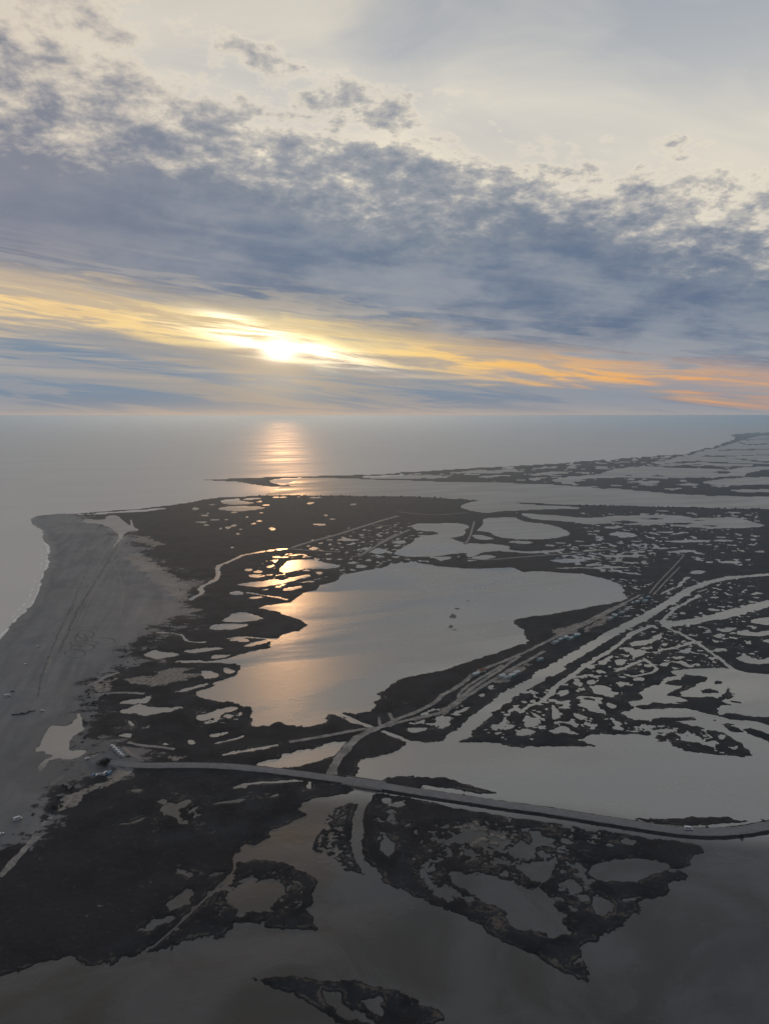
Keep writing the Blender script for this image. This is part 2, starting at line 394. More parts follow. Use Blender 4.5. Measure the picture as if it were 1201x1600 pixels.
WATERS = [gpoly(s) for s in [
    # big central lagoon
    "650,879 690,885 720,888 760,888 800,887 815,893 850,893 880,896 910,897 940,903 960,910 970,918 972,922 968,925 977,930 980,933 970,937 940,943 900,951 870,957 850,961 820,965 805,970 801,974 810,980 820,984 823,993 826,1002 824,1005 808,1008 800,1013 780,1020 760,1024 730,1034 720,1040 690,1049 670,1053 640,1058 620,1063 608,1070 610,1072 606,1076 600,1080 590,1083 588,1085 598,1087 597,1093 585,1097 586,1105 578,1111 560,1113 530,1113 515,1116 512,1122 513,1129 495,1133 475,1137 455,1134 440,1130 430,1130 415,1135 400,1136 393,1134 392,1122 391,1110 389,1104 380,1103 370,1098 355,1094 340,1095 320,1090 305,1086 306,1081 320,1075 335,1070 340,1065 360,1059 370,1055 374,1048 375,1041 370,1036 340,1035 320,1036 295,1036 272,1034 280,1032 300,1031 325,1034 345,1031 370,1024 400,1017 415,1014 422,1010 425,1005 430,1001 445,991 470,985 478,979 481,976 472,969 460,966 440,960 420,955 405,952 412,948 440,944 455,942 475,928 493,922 500,915 511,912 530,904 535,897 553,893 593,888 617,881",
    # lagoon north of the causeway
    "556,1222 558,1198 565,1190 580,1185 600,1181 620,1172 633,1163 637,1157 645,1158 665,1160 672,1159 690,1155 704,1150 716,1150 713,1156 720,1158 760,1158 780,1161 800,1164 830,1165 850,1165 880,1166 905,1168 930,1167 935,1165 925,1163 910,1160 900,1159 905,1155 915,1150 925,1148 970,1148 1000,1149 1020,1152 1030,1160 1050,1167 1080,1175 1110,1180 1160,1182 1178,1180 1300,1181 1600,1190 1600,1270 1300,1274 1201,1298 1130,1306 1050,1305 900,1283 800,1268 700,1253 640,1243 592,1238 588,1232 553,1232",
    # lagoon below the central one
    "404,1196 410,1190 420,1186 433,1186 445,1180 455,1175 465,1172 490,1170 505,1167 512,1162 525,1160 553,1157 550,1163 540,1175 530,1182 510,1188 490,1193 470,1197 450,1200 430,1199 415,1197",
    # right-hand lagoon with islets
    "1046,1050 1054,1055 1036,1060 1030,1067 1015,1072 995,1083 1003,1092 980,1096 988,1104 992,1109 985,1110 970,1115 980,1122 995,1125 1010,1126 1040,1121 1070,1122 1088,1122 1090,1127 1055,1128 1075,1133 1100,1140 1120,1142 1140,1152 1155,1160 1165,1167 1178,1180 1190,1183 1300,1187 1600,1195 1600,1052 1300,1052 1201,1052 1165,1050 1143,1045 1110,1044 1080,1045",
    # lake behind, left part
    "641,822 650,819 680,817 720,817 735,822 725,827 727,833 727,836 715,839 690,841 705,841 712,845 720,847 745,849 775,850 802,855 790,859 830,861 870,859 888,857 880,861 840,864 790,862 760,862 745,866 735,872 725,869 725,863 705,865 680,869 650,870 625,868 613,864 630,855 645,848 648,842 658,838 657,835 680,833 678,830 655,829 645,826",
    # lake behind, right part
    "743,828 755,820 752,813 755,810 775,809 805,808 810,812 820,815 850,818 880,826 892,835 880,839 850,842 810,843 790,841 775,838 768,832 745,829",
    "735,837 745,836 760,838 775,842 755,843 742,842", "790,845 835,846 830,850 805,849", "728,877 745,868 760,867 778,870 760,874 740,877",
    "673,871 705,869 708,872 690,876", "608,846 625,843 637,846 625,850", "563,856 580,856 600,857 606,862 595,865 580,864",
    "856,876 870,874 900,873 920,876 900,879 870,879",
    # long shallow lake
    "815,802 840,803 870,805 900,809 940,809 945,806 1000,805 1050,805 1075,807 1080,809 1110,809 1150,809 1165,812 1180,818 1197,821 1190,824 1150,825 1100,825 1060,823 1030,820 1000,820 950,818 915,819 900,816 880,815 850,813 835,811 820,808",
    "947,834 965,831 990,834 1000,838 975,839 955,837", "1075,897 1090,891 1102,892 1100,897 1085,898",
    # far land lagoons
    "560,744.5 600,742.7 640,741.7 668,741.2 690,744 706,746 690,747.5 640,748 600,748.3 570,747",
    "698,738.5 720,737.5 740,735 752,734.3 765,736 790,733 800,732 812,735 790,738 770,739.5 735,740 715,739.5",
    "820,741 845,738 895,736 893,738.5 860,741.7 840,743.5", "832,731 872,729 870,731.5 835,732.7", "883,730 895,727.3 905,731 884,732.2",
    "855,752 880,745.5 920,742.5 945,738 953,733 1000,728.5 1010,728 1030,730 1080,731 1110,734 1130,735 1145,733 1160,730 1201,729 1260,728 1260,731 1201,733 1180,736 1150,743 1110,746 1070,746 1040,748 1000,746.5 990,745.5 960,746.5 910,747.5 905,749 920,750.5 900,752.7 880,752.3",
    "1012,723.5 1030,721 1055,716 1058,713 1075,712 1082,709 1102,703 1127,698 1154,689 1175,683 1201,680 1300,678 1300,726 1201,726 1150,728.5 1110,728 1090,725 1060,726.5 1050,728.5",
    "1095,754 1120,749 1150,746.5 1201,745.5 1300,745 1300,757 1201,757.5 1150,758 1115,758 1110,756", "1143,766 1160,764.8 1201,764.3 1260,764 1260,769 1201,769.4 1170,769.4 1150,768.4",
    "991,752 1030,751 1025,754.5 1012,758.7 1003,757", "1056,757 1085,756.3 1097,758.5 1060,758.8", "430,748.8 447,746.8 462,747.4 448,749.2",
    # beach pool behind the point, and the strip behind the sea bank
    "129,812 135,810 150,812 166,811 168,806 180,805 188,808 195,816 200,820 203,822 205,812 207.5,811 209,820 213,825 220,829 205,828.5 198,833 192,840 186,848 181,855 179,855 185,845 189,832 180,830 170,824 155,819 140,817",
    "90,804.8 130,803.2 170,800.2 200,798.8 240,795.4 265,792.3 262,794.5 240,798 205,801 180,801.6 140,803.8",
    # ponds that catch the sun
    "340,794 350,791 375,790 400,792 418,793.5 405,797 370,798.4 350,797.2", "343,784 350,780 378,779 372,782 385,784.5 398,785.5 385,788 366,788 350,787.2", "376,780 400,777.4 414,776.9 402,779.3 383,781",
    "432,893 445,880 450,875 470,874 495,876 510,880 535,883 530,886 515,888 480,889 460,893 445,895", "365,914 385,911 410,908 425,904 435,905 440,907 455,902 480,898 490,899 470,904 450,910 430,914 410,919 385,917",
    "437,923 450,919 462,917 473,917 465,921 450,925", "346,968 360,962 370,957 385,957 400,963 412,967 395,970 370,971 350,970.5", "328,982 332,976 350,974 388,974 385,978 370,983 340,985",
    "358,1000 370,997 385,999 393,1002 380,1003.5 365,1002.5", "380,1010 395,1004 410,1000 425,998.5 437,998 425,1002 410,1007 390,1011", "225,1023 235,1016 245,1014 260,1017 280,1020 280,1023 262,1027 245,1029",
    "288,1016 300,1013 340,1011.5 352,1013 330,1017 300,1019", "331,1029 335,1024.5 350,1022.5 363,1022.5 350,1027 338,1030.5", "348,1048 352,1043 360,1045.5 371,1048 365,1052.5 355,1054",
    "190,1112 205,1104 215,1100 235,1102 260,1106 289,1103 275,1109 250,1113 230,1119 215,1115 200,1116", "187,1100 200,1094 225,1093 240,1085 236,1092 225,1099 205,1101",
    "302,1124 312,1117 330,1113 345,1107 360,1103 378,1104 370,1109 355,1113 340,1120 320,1125", "200,1124 206,1127 213,1135 205,1133", "290,1155 300,1152 307,1153 302,1160 294,1161",
    "329,1147 350,1142 359,1143 340,1148", "329,1160 345,1155 365,1152 383,1147 375,1153.5 350,1159 335,1162", "188,1147 205,1143 208,1151 195,1150.5",
    "270,1082 290,1076 320,1068 330,1067 318,1072 300,1077 285,1083", "310,1049 325,1047 338,1052 345,1056 330,1061 314,1058",
    # pools on the wet sand
    "80,1134 88,1132 95,1135 110,1134 120,1125 125,1113 133,1130 135,1142 125,1145 110,1153 110,1165 115,1175 125,1173 133,1172 134,1176 125,1184 105,1189 88,1188 75,1190 70,1195 66,1206 60,1209 56,1207 58,1200 65,1192 80,1185 65,1181 70,1175 52,1176 58,1170 68,1162 75,1150 77,1140",
    "74,1225 85,1217 95,1212 100,1213 95,1219 82,1227", "102,1216 112,1218 112,1223 106,1221",
    # lower-left marsh
    "207,1235 215,1231 223,1233 216,1238", "250,1263 262,1258 278,1257 290,1250 298,1251 290,1262 280,1270 281,1288 272,1281 262,1275 255,1271", "183,1285 200,1280 233,1274 215,1281 190,1286",
    "293,1270 305,1263 313,1262 300,1271", "326,1258.5 350,1253 390,1246.5 391,1249.5 352,1256 328,1261", "277,1355 290,1359 318,1367 305,1369.5 285,1362.5",
    "260,1418 265,1405 280,1395 295,1388 303,1390 300,1400 305,1408 290,1413 270,1419", "218,1447 230,1435 245,1436 270,1427 273,1435 255,1441 240,1448 225,1451",
    "353,1400 360,1390 375,1383 390,1378 400,1381 412,1375 430,1374 440,1378 443,1385 448,1395 440,1402 430,1410 415,1418 405,1428 395,1422 385,1424 365,1420 358,1412", "404,1250 420,1244.5 438,1242.5 425,1248",
    # peninsula ponds
    "698,1316 710,1306 730,1300 755,1298 750,1308 730,1316 705,1318", "790,1332 800,1318 815,1318 830,1322 835,1300 842,1302 848,1310 865,1314 862,1322 845,1326 838,1335 828,1342 815,1338 800,1338",
    "800,1352 820,1346 840,1346 860,1342 873,1335 868,1350 860,1362 855,1377 840,1376 820,1370 808,1362",
    "700,1365 703,1361 730,1361 760,1363 780,1367 795,1376 808,1385 820,1388 840,1386 855,1390 862,1405 865,1418 875,1424 888,1432 887,1440 895,1450 895,1460 880,1463 868,1466 857,1462 848,1448 840,1453 825,1455 810,1448 795,1432 785,1420 770,1412 750,1398 725,1387 710,1380",
    "683,1378 700,1382 715,1390 730,1400 742,1407 730,1406.5 710,1397.5 695,1393",
    "920,1356 930,1350 945,1347 970,1340 1000,1338 1020,1340 1040,1346 1048,1352 1030,1362 1015,1366 1000,1375 985,1376 960,1374 945,1379 935,1372 922,1368",
    "878,1380 890,1376 900,1380 910,1393 905,1400 895,1402 885,1398", "920,1403 930,1399 950,1405 965,1418 960,1424 945,1431 930,1428 922,1415", "975,1405 1000,1401 1011,1403 990,1407.5 978,1409.5",
    "964,1314 975,1310 990,1312 993,1317 980,1320 968,1318", "873,1315 885,1312.5 901,1318 885,1319.5", "591,1250 602,1245 612,1248 600,1252.5", "603,1259 612,1253 625,1255 626,1261 615,1264 608,1261",
    "602,1282 620,1272 613,1282 606,1285", "593,1315 600,1306 615,1315 618,1325 610,1337 602,1335 595,1327", "895,1504 905,1496 910,1501 903,1507",
    # pond in the nearest islet
    "500,1546 515,1550 530,1547 528,1560 545,1572 570,1585 586,1601 560,1593 535,1586 515,1571", "562,1562 580,1560 600,1556 595,1570 608,1588 590,1583 575,1571",
    # right-hand marsh
    "963,1031 975,1032 983,1032 977,1038.5 963,1040.5", "983,1006 1000,1000 1018,998 1025,993 1037,991 1035,995.5 1022,1000.5 1016,1003 1000,1008.5 985,1010.5", "972,1015 985,1012 993,1018 1005,1015 1008,1020 1000,1024 990,1031 986,1024 978,1018.5",
    "935,1035 950,1028 957,1023 955,1031 945,1038 938,1037", "1060,1017 1075,1012.5 1086,1014 1075,1020 1063,1020.5", "1055,1024 1065,1025 1063,1031 1057,1029", "1060,1033 1068,1032 1075,1038 1088,1042 1075,1043 1063,1038.5",
    "1104,1024.5 1108,1026 1116,1032 1113,1033", "1113,993 1120,988 1128,990 1135,994 1120,995.5", "1115,982.5 1130,980.5 1150,979.5 1140,984 1125,986.5", "1142,988 1150,985 1160,982 1170,987 1201,982.5 1300,980 1300,990 1201,991 1170,992.5 1150,990.5",
    "1170,970 1180,966 1201,963.5 1260,962 1260,975 1201,975.5 1185,974.5 1172,972.5", "1186,1000 1201,997 1240,996 1240,1004 1201,1004.5 1190,1002.5", "1148,1030 1165,1024 1163,1020 1175,1028 1190,1032 1201,1030 1230,1029 1230,1035 1201,1036 1185,1037.5 1165,1036.5",
    "1106,952 1120,951.5 1131,956 1115,956.5", "921,1072 935,1069 952,1073 955,1080 970,1082 960,1086.5 948,1088 940,1083 925,1082.5", "915,1063 925,1060.5 933,1065 925,1069 916,1067.5", "890,1064 897,1057.5 902,1060 900,1067.5 893,1068.5",
    "871,1084 878,1076 888,1076 885,1082 876,1087.5", "900,1083 908,1090 925,1093 933,1100 935,1112.5 925,1112 915,1105.5 900,1100 908,1097", "941,1095 955,1098 962,1105 950,1106.5", "860,1112 866,1099 870,1110 876,1118 866,1128.5 862,1120",
    "897,1113 910,1117 921,1120 915,1124 900,1121.5", "891,1125 900,1128 908,1136 898,1136.5", "914,1127 925,1128 931,1134 922,1133.5", "852,1141 860,1138 880,1136.5 897,1140 890,1145 870,1147",
    "814,1128 820,1120 825,1117.5 840,1124 843,1128 835,1133 820,1134.5", "802,1142 812,1138 825,1137 835,1143 825,1148.5 810,1147.5", "829,1112 838,1114 853,1127 845,1126",
    "764,1135 775,1130 783,1122 792,1112 805,1103 811,1101 803,1108.5 797,1115.5 790,1118 783,1128 790,1133.5 775,1139", "757,1142 775,1142.5 790,1146.5 772,1147",
    "636,1138 645,1136 660,1138 670,1137.5 668,1143 650,1144.5 640,1143", "676,1125 690,1119.5 700,1116.5 711,1121 700,1130 690,1137 680,1138 685,1130", "708,1112 720,1108 733,1103 728,1110.5 715,1114", "748,1087.5 757,1086 765,1084 757,1088.5 753,1091",
    "1020,1142 1035,1140 1055,1141 1062,1146 1045,1147.5 1025,1146.5", "1060,1158 1075,1152 1090,1151 1100,1156 1090,1162 1075,1162", "983,1133 1000,1136 1020,1134 1025,1140 1010,1141 990,1138", "985,1061 995,1057.5 1008,1061 1000,1065",
    "830,1050 842,1047 850,1043 848,1049 836,1053", "857,1052 870,1045 886,1043 876,1050 863,1058.5",
]]
ELL = """306,795,6,2 332,789,5,1 317,806,8,1.3 323,802,4,1 315,816,10,1 436,776.5,13,.9 466,776.5,4,.8 495,777,13,.9 485,786,6,1.2 405,784,5,1 415,789,6,1.1 366,800,6,1 407,801,3,1 385,808,3,1
404,814.5,5,1.3 396,818,4,1 366,821,5,1.2 357,824,5,2 372,834,4,1 425,826,6,2.5 518,811,5,1.1 500,820,10,1.4 553,788,6,1.1 510,805,3,1 542,825,4,.8 543,843,16,1.5 492,857,6,1.5 459,868,6,1.2
432,870,8,1.5 427,876,5,1.2 364,855,4,.8 550,879,6,1.5 566,884,9,2.2 370,927,12,3.5 400,934,12,1.8 400,899,10,2.6 388,890,8,2.2 405,893,8,1.6 487,909,6,1.4 592,869,8,1.2 636,880,0.1,0.1 470,867,7,1
957,824,14,1.7 1072,845,35,1.4 1132,845,18,1.8 996,845,11,.9 1040,856,10,1.1 1065,861,24,1.7 1140,878,18,2.2 970,868,30,1.8 930,860,15,1.1 922,874,13,1.4 931,883,11,1.8 955,887,28,1.4 1125,839,5,1
1146,801,10,1 1035,798,14,.8 1038,831,14,1 1053,834,8,1 933,843,6,1 908,877,12,1.1 922,1042,7,3.2 1038,1038,8,2.8 1127,1016.5,10,3 1180,926,8,1.4 1157,938,4,2 1120,935,8,1.1 1052,962,5,1 769,1075,6.5,4
774,1062,8,2.4 823,1083,7,2 811,1086,3,2 262,1160,3,2 345,825,2.5,1.3 354,812,3,1 378,826,3,.9 336,812,8,1 322,820,6,1 640,1288,5,3 905,1300,4,1 890,1298,3,1 1190,862,8,1.2 1040,873,6,.9 1000,861,8,.9
918,852,10,.9 885,868,9,.9 905,866,8,.8 948,874,7,.9 860,853,9,.9 905,845,8,.8 875,848,8,.9 620,853,4,1 660,851,.1,.1 1165,905,.1,.1 470,1060,.1,.1 680,1301,4,2 672,1331,5,1.8 649,1300,3,2"""
ISLETS = [gpoly(s) for s in [
    "1035,1067 1045,1062 1063,1060 1066,1054 1090,1055 1103,1057 1098,1063 1085,1067 1075,1072 1060,1080 1048,1079 1055,1074 1065,1069 1050,1068.5",
    "1040,1087 1050,1078 1065,1080 1060,1088 1080,1088 1110,1086 1118,1090 1130,1080 1133,1072 1128,1071 1136,1075 1142,1082 1135,1090 1125,1093 1130,1097 1147,1101 1125,1102 1120,1110 1126,1119 1110,1114 1090,1107 1075,1106 1058,1098 1075,1095 1065,1090.5",
    "1090,1077 1100,1073.5 1112,1076 1120,1080 1105,1080.5 1095,1081.5", "1111,1064 1118,1062.5 1126,1067 1113,1068.5",
    "992,1105 1005,1101.5 1020,1098 1050,1098.5 1075,1102 1100,1108 1115,1112.5 1126,1119.5 1110,1116 1085,1110 1060,1107.5 1045,1105.5 1035,1108.5 1020,1107.5 1005,1110.5",
    "1125,1120.5 1130,1113 1150,1115 1175,1120 1201,1121 1300,1125 1300,1145 1201,1135.5 1180,1128.5 1160,1127.5 1140,1124.5", "1130,1135 1140,1131.5 1146,1135 1143,1138 1155,1139.5 1161,1144 1150,1147 1138,1142.5",
    "1162,1141 1170,1138.5 1185,1143 1201,1146 1300,1160 1300,1175 1201,1159.5 1185,1152.5 1170,1147.5", "1114,1129 1118,1127 1122,1129 1118,1131", "1140,1094 1155,1095 1158,1096 1145,1097",
    # strip north of the causeway and the reef further right
    "585,1226 600,1215 625,1211 655,1211 690,1213 715,1221 745,1232 776,1241 745,1239.5 700,1231 662,1226 657,1231 600,1227",
    "952,1273 960,1272 985,1276 1030,1277 1080,1278 1110,1275 1140,1278 1170,1284 1165,1287 1140,1286 1110,1289 1080,1291 1040,1289 1000,1281.5 975,1278.5",
    # islets in the far lakes
    "1110,737.7 1125,735.3 1140,737 1142,739.5 1125,740.4", "1016,743.2 1028,742 1038,743.8 1026,744.8", "1010,727.5 1060,721.5 1090,719.8 1150,723.3 1210,725.6 1210,727.4 1150,725.6 1090,722.2 1060,724", "1128,714.6 1155,716.2 1190,720 1210,721 1210,722.8 1190,722.4 1155,718.4",
    "1066,711.2 1120,712.4 1210,709.5 1210,711 1120,714.2", "1150,690 1172,694.2 1210,692 1210,693.4 1172,696.2 1152,692.2", "1100,704.5 1150,702 1210,700.5 1210,702 1150,703.8", "1160,687 1210,684 1210,685 1165,688.6", "975,742.6 985,742 990,743 980,743.6",
    "953,815 970,813 990,814 998,816 980,817.5 960,817", "1035,818 1060,816 1085,817.5 1070,820 1045,820.5", "1000,810 1020,808.6 1040,810 1020,811.6", "1075,813 1090,812 1105,813 1090,814.2", "1090,822 1110,820.6 1130,822 1112,823.4",
    "660,835.5 668,832.6 684,831.4 682,834 668,836",
]]
# open channels: centre line, width in metres
CHANNELS = [
    ("708,1156 745,1123 780,1097 812,1077 848,1053.5 895,1025 942,999 983,976.5 1027,952 1062,930 1092,913.5 1125,905 1157,901.5 1201,897 1300,891 1400,887", 15.0),
    ("1044,976 1060,973.5 1100,967.5 1140,960 1170,952 1201,942 1290,920", 22.0),
    ("592,1234 650,1244.5 700,1256.5 750,1266.5 800,1275 850,1280 900,1288.5 950,1295.5 1000,1302 1050,1309 1090,1313", 5.4),
    ("573,1245 563,1262 555,1300 557,1320 558,1338 572,1356 590,1370", 6.0),
    ("662,1228.5 700,1235 745,1243 772,1247", 3.4), ("960,1275 1000,1284 1040,1291 1080,1293.5 1110,1291.5 1140,1288.5 1168,1286.5", 3.4),
]
STREAMS = [   # thin water courses
    ("455,857 420,861 400,864 380,867 368,873 352,880 340,884 338,890 342,896 338,905 325,912 312,918 317,925 310,930 298,937", 8.0),
    ("385,926 410,930 430,933 448,937", 4.0),
    ("848,1097 858,1084 870,1070 900,1050 915,1040 935,1027 950,1018 965,1008 980,995 1000,985 1022,977", 5.0),
    ("812,1113 820,1106 832,1101 848,1096", 3.0),
    ("1040,980 1080,998 1100,1012 1120,1027 1145,1046", 4.5),
    ("1032,975 1038,964 1052,953 1070,942 1085,935 1093,930", 4.0),
    ("1005,1031 975,1044 963,1049", 3.0), ("1007,1030 1020,1040 1028,1046 1015,1052 992,1056", 3.0),
    ("1018,1019 1028,1019 1035,1015 1055,1011 1078,1006 1086,1002", 3.0),
    ("350,1179.5 400,1170 431,1164.5", 3.5), ("368,1231 400,1222.5 430,1222.5 470,1219 485,1217.5 515,1223.5", 3.0),
    ("367,1348 366,1362 345,1383 325,1400 300,1425 270,1453 238,1481", 0.7),
    ("484,1219 484,1231", 2.0), ("245,988 270,989 287,993 288,1000 300,1003 320,1004", 3.0), ("355,998 380,995.5 420,998", 3.5),
    ("1032,928 1045,921 1062,916 1066,908 1077,902", 3.5), ("870,888 915,886 960,893 1000,897", 6.0), ("660,1360 668,1375 685,1394 705,1405", 2.6), ("1090,925 1105,920", 3.0),
    ("570,1146 590,1140 612,1147 638,1158", 4.0), ("528,1114 548,1123 570,1132 590,1140", 4.0),
]
ROAD = gpoly("160,1192 185,1194.5 205,1197 230,1198.5 300,1197.5 350,1199 400,1203 450,1209 500,1215.5 550,1223 600,1230.5 650,1239 700,1246.5 750,1254 800,1261.5 850,1268 900,1276 950,1284 1000,1292 1050,1299.5 1100,1303.5 1150,1301 1201,1292.5 1270,1277 1400,1245")
ROAD = chaikin(ROAD, 2, False)
ROAD_W = 8.4
TRACKS = [    # pale dirt tracks: centre line, width in metres
    ("518,1212 522,1196 534,1180 547,1164 562,1150 590,1139", 8.0),
    ("590,1139 620,1125 650,1114 680,1099 690,1087 715,1075 740,1053 770,1040 785,1035 800,1028 820,1020 850,1005 880,990 900,981 925,967 950,954 970,945 985,938 1000,930", 5.5),
    ("592,1138 640,1125 680,1118 700,1108 720,1090 745,1070 765,1058 780,1048 795,1037 812,1026", 5.0),
    ("716,1092 718,1082 740,1066 765,1052 785,1040", 4.0), ("704,1106 735,1085 765,1066 800,1045 832,1029 850,1018", 5.0),
    ("884,990 892,985 915,977 940,963 960,952 978,944", 5.0), ("884,990 890,982 902,980", 6.0),
    ("590,1139 560,1141 520,1149 480,1156 452,1161", 5.0), ("608,1137 615,1128 607,1115", 4.0), ("593,1134 592,1122", 3.0),
    ("455,856.5 480,848 520,838 560,825 600,812.5 622,806.5", 12.0), ("452,858 490,861 530,863", 7.0), ("580,821 612,822", 7.0),
    ("1014,928 1030,908 1050,888 1068,868", 3.0), ("1020,930 1040,908 1062,886", 3.0), ("560,870 600,846 640,828", 8.0), ("590,850 620,834", 6.0),
    ("140,1087 170,1084 200,1083 226,1085", 5.0), ("145,1071 165,1058.5 187,1051.5", 5.0), ("200,1161 225,1167 250,1168.5 273,1172", 4.0), ("145,1184 170,1175 192,1167.5", 5.5),
    ("60,1308 45,1322 22,1348 0,1372", 5.0), ("60,1308 40,1330 8,1364", 2.5), ("620,800 680,806 730,801", 6.0), ("726,850 733,842 737,828 741,815", 5.0),
    ("730,873 760,876 800,872 880,866 960,858", 7.0),
]
SAND = [gpoly(s) for s in [
    "30,803 60,800 120,803 165,822 195,832 215,850 232,870 252,890 285,905 300,930 292,955 270,985 240,1003 215,1018 190,1038 165,1052 138,1070 130,1090 133,1120 130,1150 135,1172 160,1178 200,1190 205,1204 165,1212 140,1218 110,1240 80,1268 40,1302 5,1332 -150,1420 -450,1640 -600,1560 -400,1300 -210,1110 -90,1015 -45,985 -25,965 -5,945 10,925 25,905 35,885 40,862 38,840 30,822 28,808",
]]
# pale silt flats and salt crusts (dry land, light in colour)
PALE = [gpoly(s) for s in [
    "185,1062 200,1060 230,1055 255,1047 280,1044 310,1042 325,1043 310,1047 290,1050 320,1052 300,1063 285,1065 265,1070 240,1076 228,1080 230,1072 215,1067 205,1069", "240,1188 260,1184 280,1182 297,1181 285,1186 260,1191",
    "218,1140 230,1134 250,1131 268,1130.5 260,1135 240,1139.5", "140,1070 165,1062 190,1058 180,1075 160,1085 140,1085", "60,1290 90,1262 115,1240 150,1222 200,1216 160,1235 110,1262 70,1292 35,1318", "150,1215 185,1206 205,1206 190,1216 165,1218",
    "735,1310 700,1292 730,1283 770,1290 800,1305 790,1330 760,1325 720,1335", "655,1350 668,1343 685,1352 672,1370 658,1362", "760,1066 800,1044 822,1034 830,1040 800,1060 778,1072", 
    "640,1124 680,1114 720,1094 724,1098 690,1122 650,1130", "855,985 880,980 905,972 925,968 905,990 870,1000", "905,985 930,970 955,958 965,962 940,978 915,990",
    "190,870 215,862 235,870 255,890 285,905 300,930 285,945 255,920 225,900", "200,835 230,838 262,850 240,856 215,850",
]]
# ---------------------------------------------------------------- terrain height field
def ell_poly(cx, cy_, rx, ry):
    n = 14
    return np.array([ground(cx + rx * math.cos(2 * math.pi * k / n), cy_ + ry * math.sin(2 * math.pi * k / n)) for k in range(n)])

for q in ELL.split():
    cx_, cy2, rx_, ry_ = map(float, q.split(','))
    if rx_ > 0.5:
        WATERS.append(ell_poly(cx_, cy2, rx_, ry_))
_FIX = 4                      # the big lagoons keep their surveyed outline
WATERS = [w if i < _FIX else chaikin(w, 1) for i, w in enumerate(WATERS)]
CHANNELS = [(chaikin(gpoly(s), 2, False), w) for s, w in CHANNELS]
STREAMS = [(chaikin(gpoly(s), 1, False), w) for s, w in STREAMS]
TRACKS = [(chaikin(gpoly(s), 2, False), w) for s, w in TRACKS]
# wet zones where the marsh is full of small pans: polygon, threshold (lower = wetter), size in metres, stretch
WET = [(gpoly(s), th_, sz) for s, th_, sz in [
    ("740,1150 800,1090 870,1055 960,1010 1020,990 1100,1010 1150,1045 1040,1050 990,1085 970,1115 985,1125 1060,1130 1100,1142 1150,1160 1170,1178 1100,1176 1030,1160 920,1150 800,1160", 0.27, 13.0),
    ("880,850 960,845 1040,850 1030,880 1000,900 930,895 880,880 820,872", 0.20, 20.0),
    ("880,800 1200,798 1200,890 1080,880 900,840", 0.36, 26.0),
    ("480,840 640,810 720,840 700,880 560,900 400,930 380,890", 0.36, 22.0),
    ("505,1258 535,1256 527,1290 530,1330 548,1354 500,1340 486,1322", -0.06, 5.0),
    ("690,1290 790,1285 800,1330 790,1365 700,1330 670,1318", 0.06, 7.0),
    ("780,1310 880,1300 880,1385 800,1360", 0.08, 10.0), ("870,1340 925,1340 930,1410 880,1410", 0.10, 9.0), ("680,1375 740,1400 800,1440 790,1450 730,1412", 0.16, 8.0),
    ("650,1345 690,1340 690,1400 660,1370", 0.12, 6.0), ("855,1294 955,1308 950,1316 860,1302", 0.12, 6.0), ("320,1110 370,1108 360,1125 320,1130", 0.05, 9.0),
    ("340,1372 455,1370 455,1410 410,1432 350,1425", 0.10, 7.0), ("640,1100 740,1095 720,1140 620,1145", 0.16, 14.0), ("560,1240 640,1250 640,1345 580,1330", 0.36, 10.0),
    ("900,900 1200,905 1200,1040 1050,1010 960,990", 0.38, 14.0), ("600,740 1200,700 1200,776 760,754", 0.34, 110.0),
    ("240,1240 330,1240 320,1300 230,1300", 0.36, 10.0), ("1000,1130 1120,1145 1160,1172 1060,1165", 0.12, 14.0),
]]

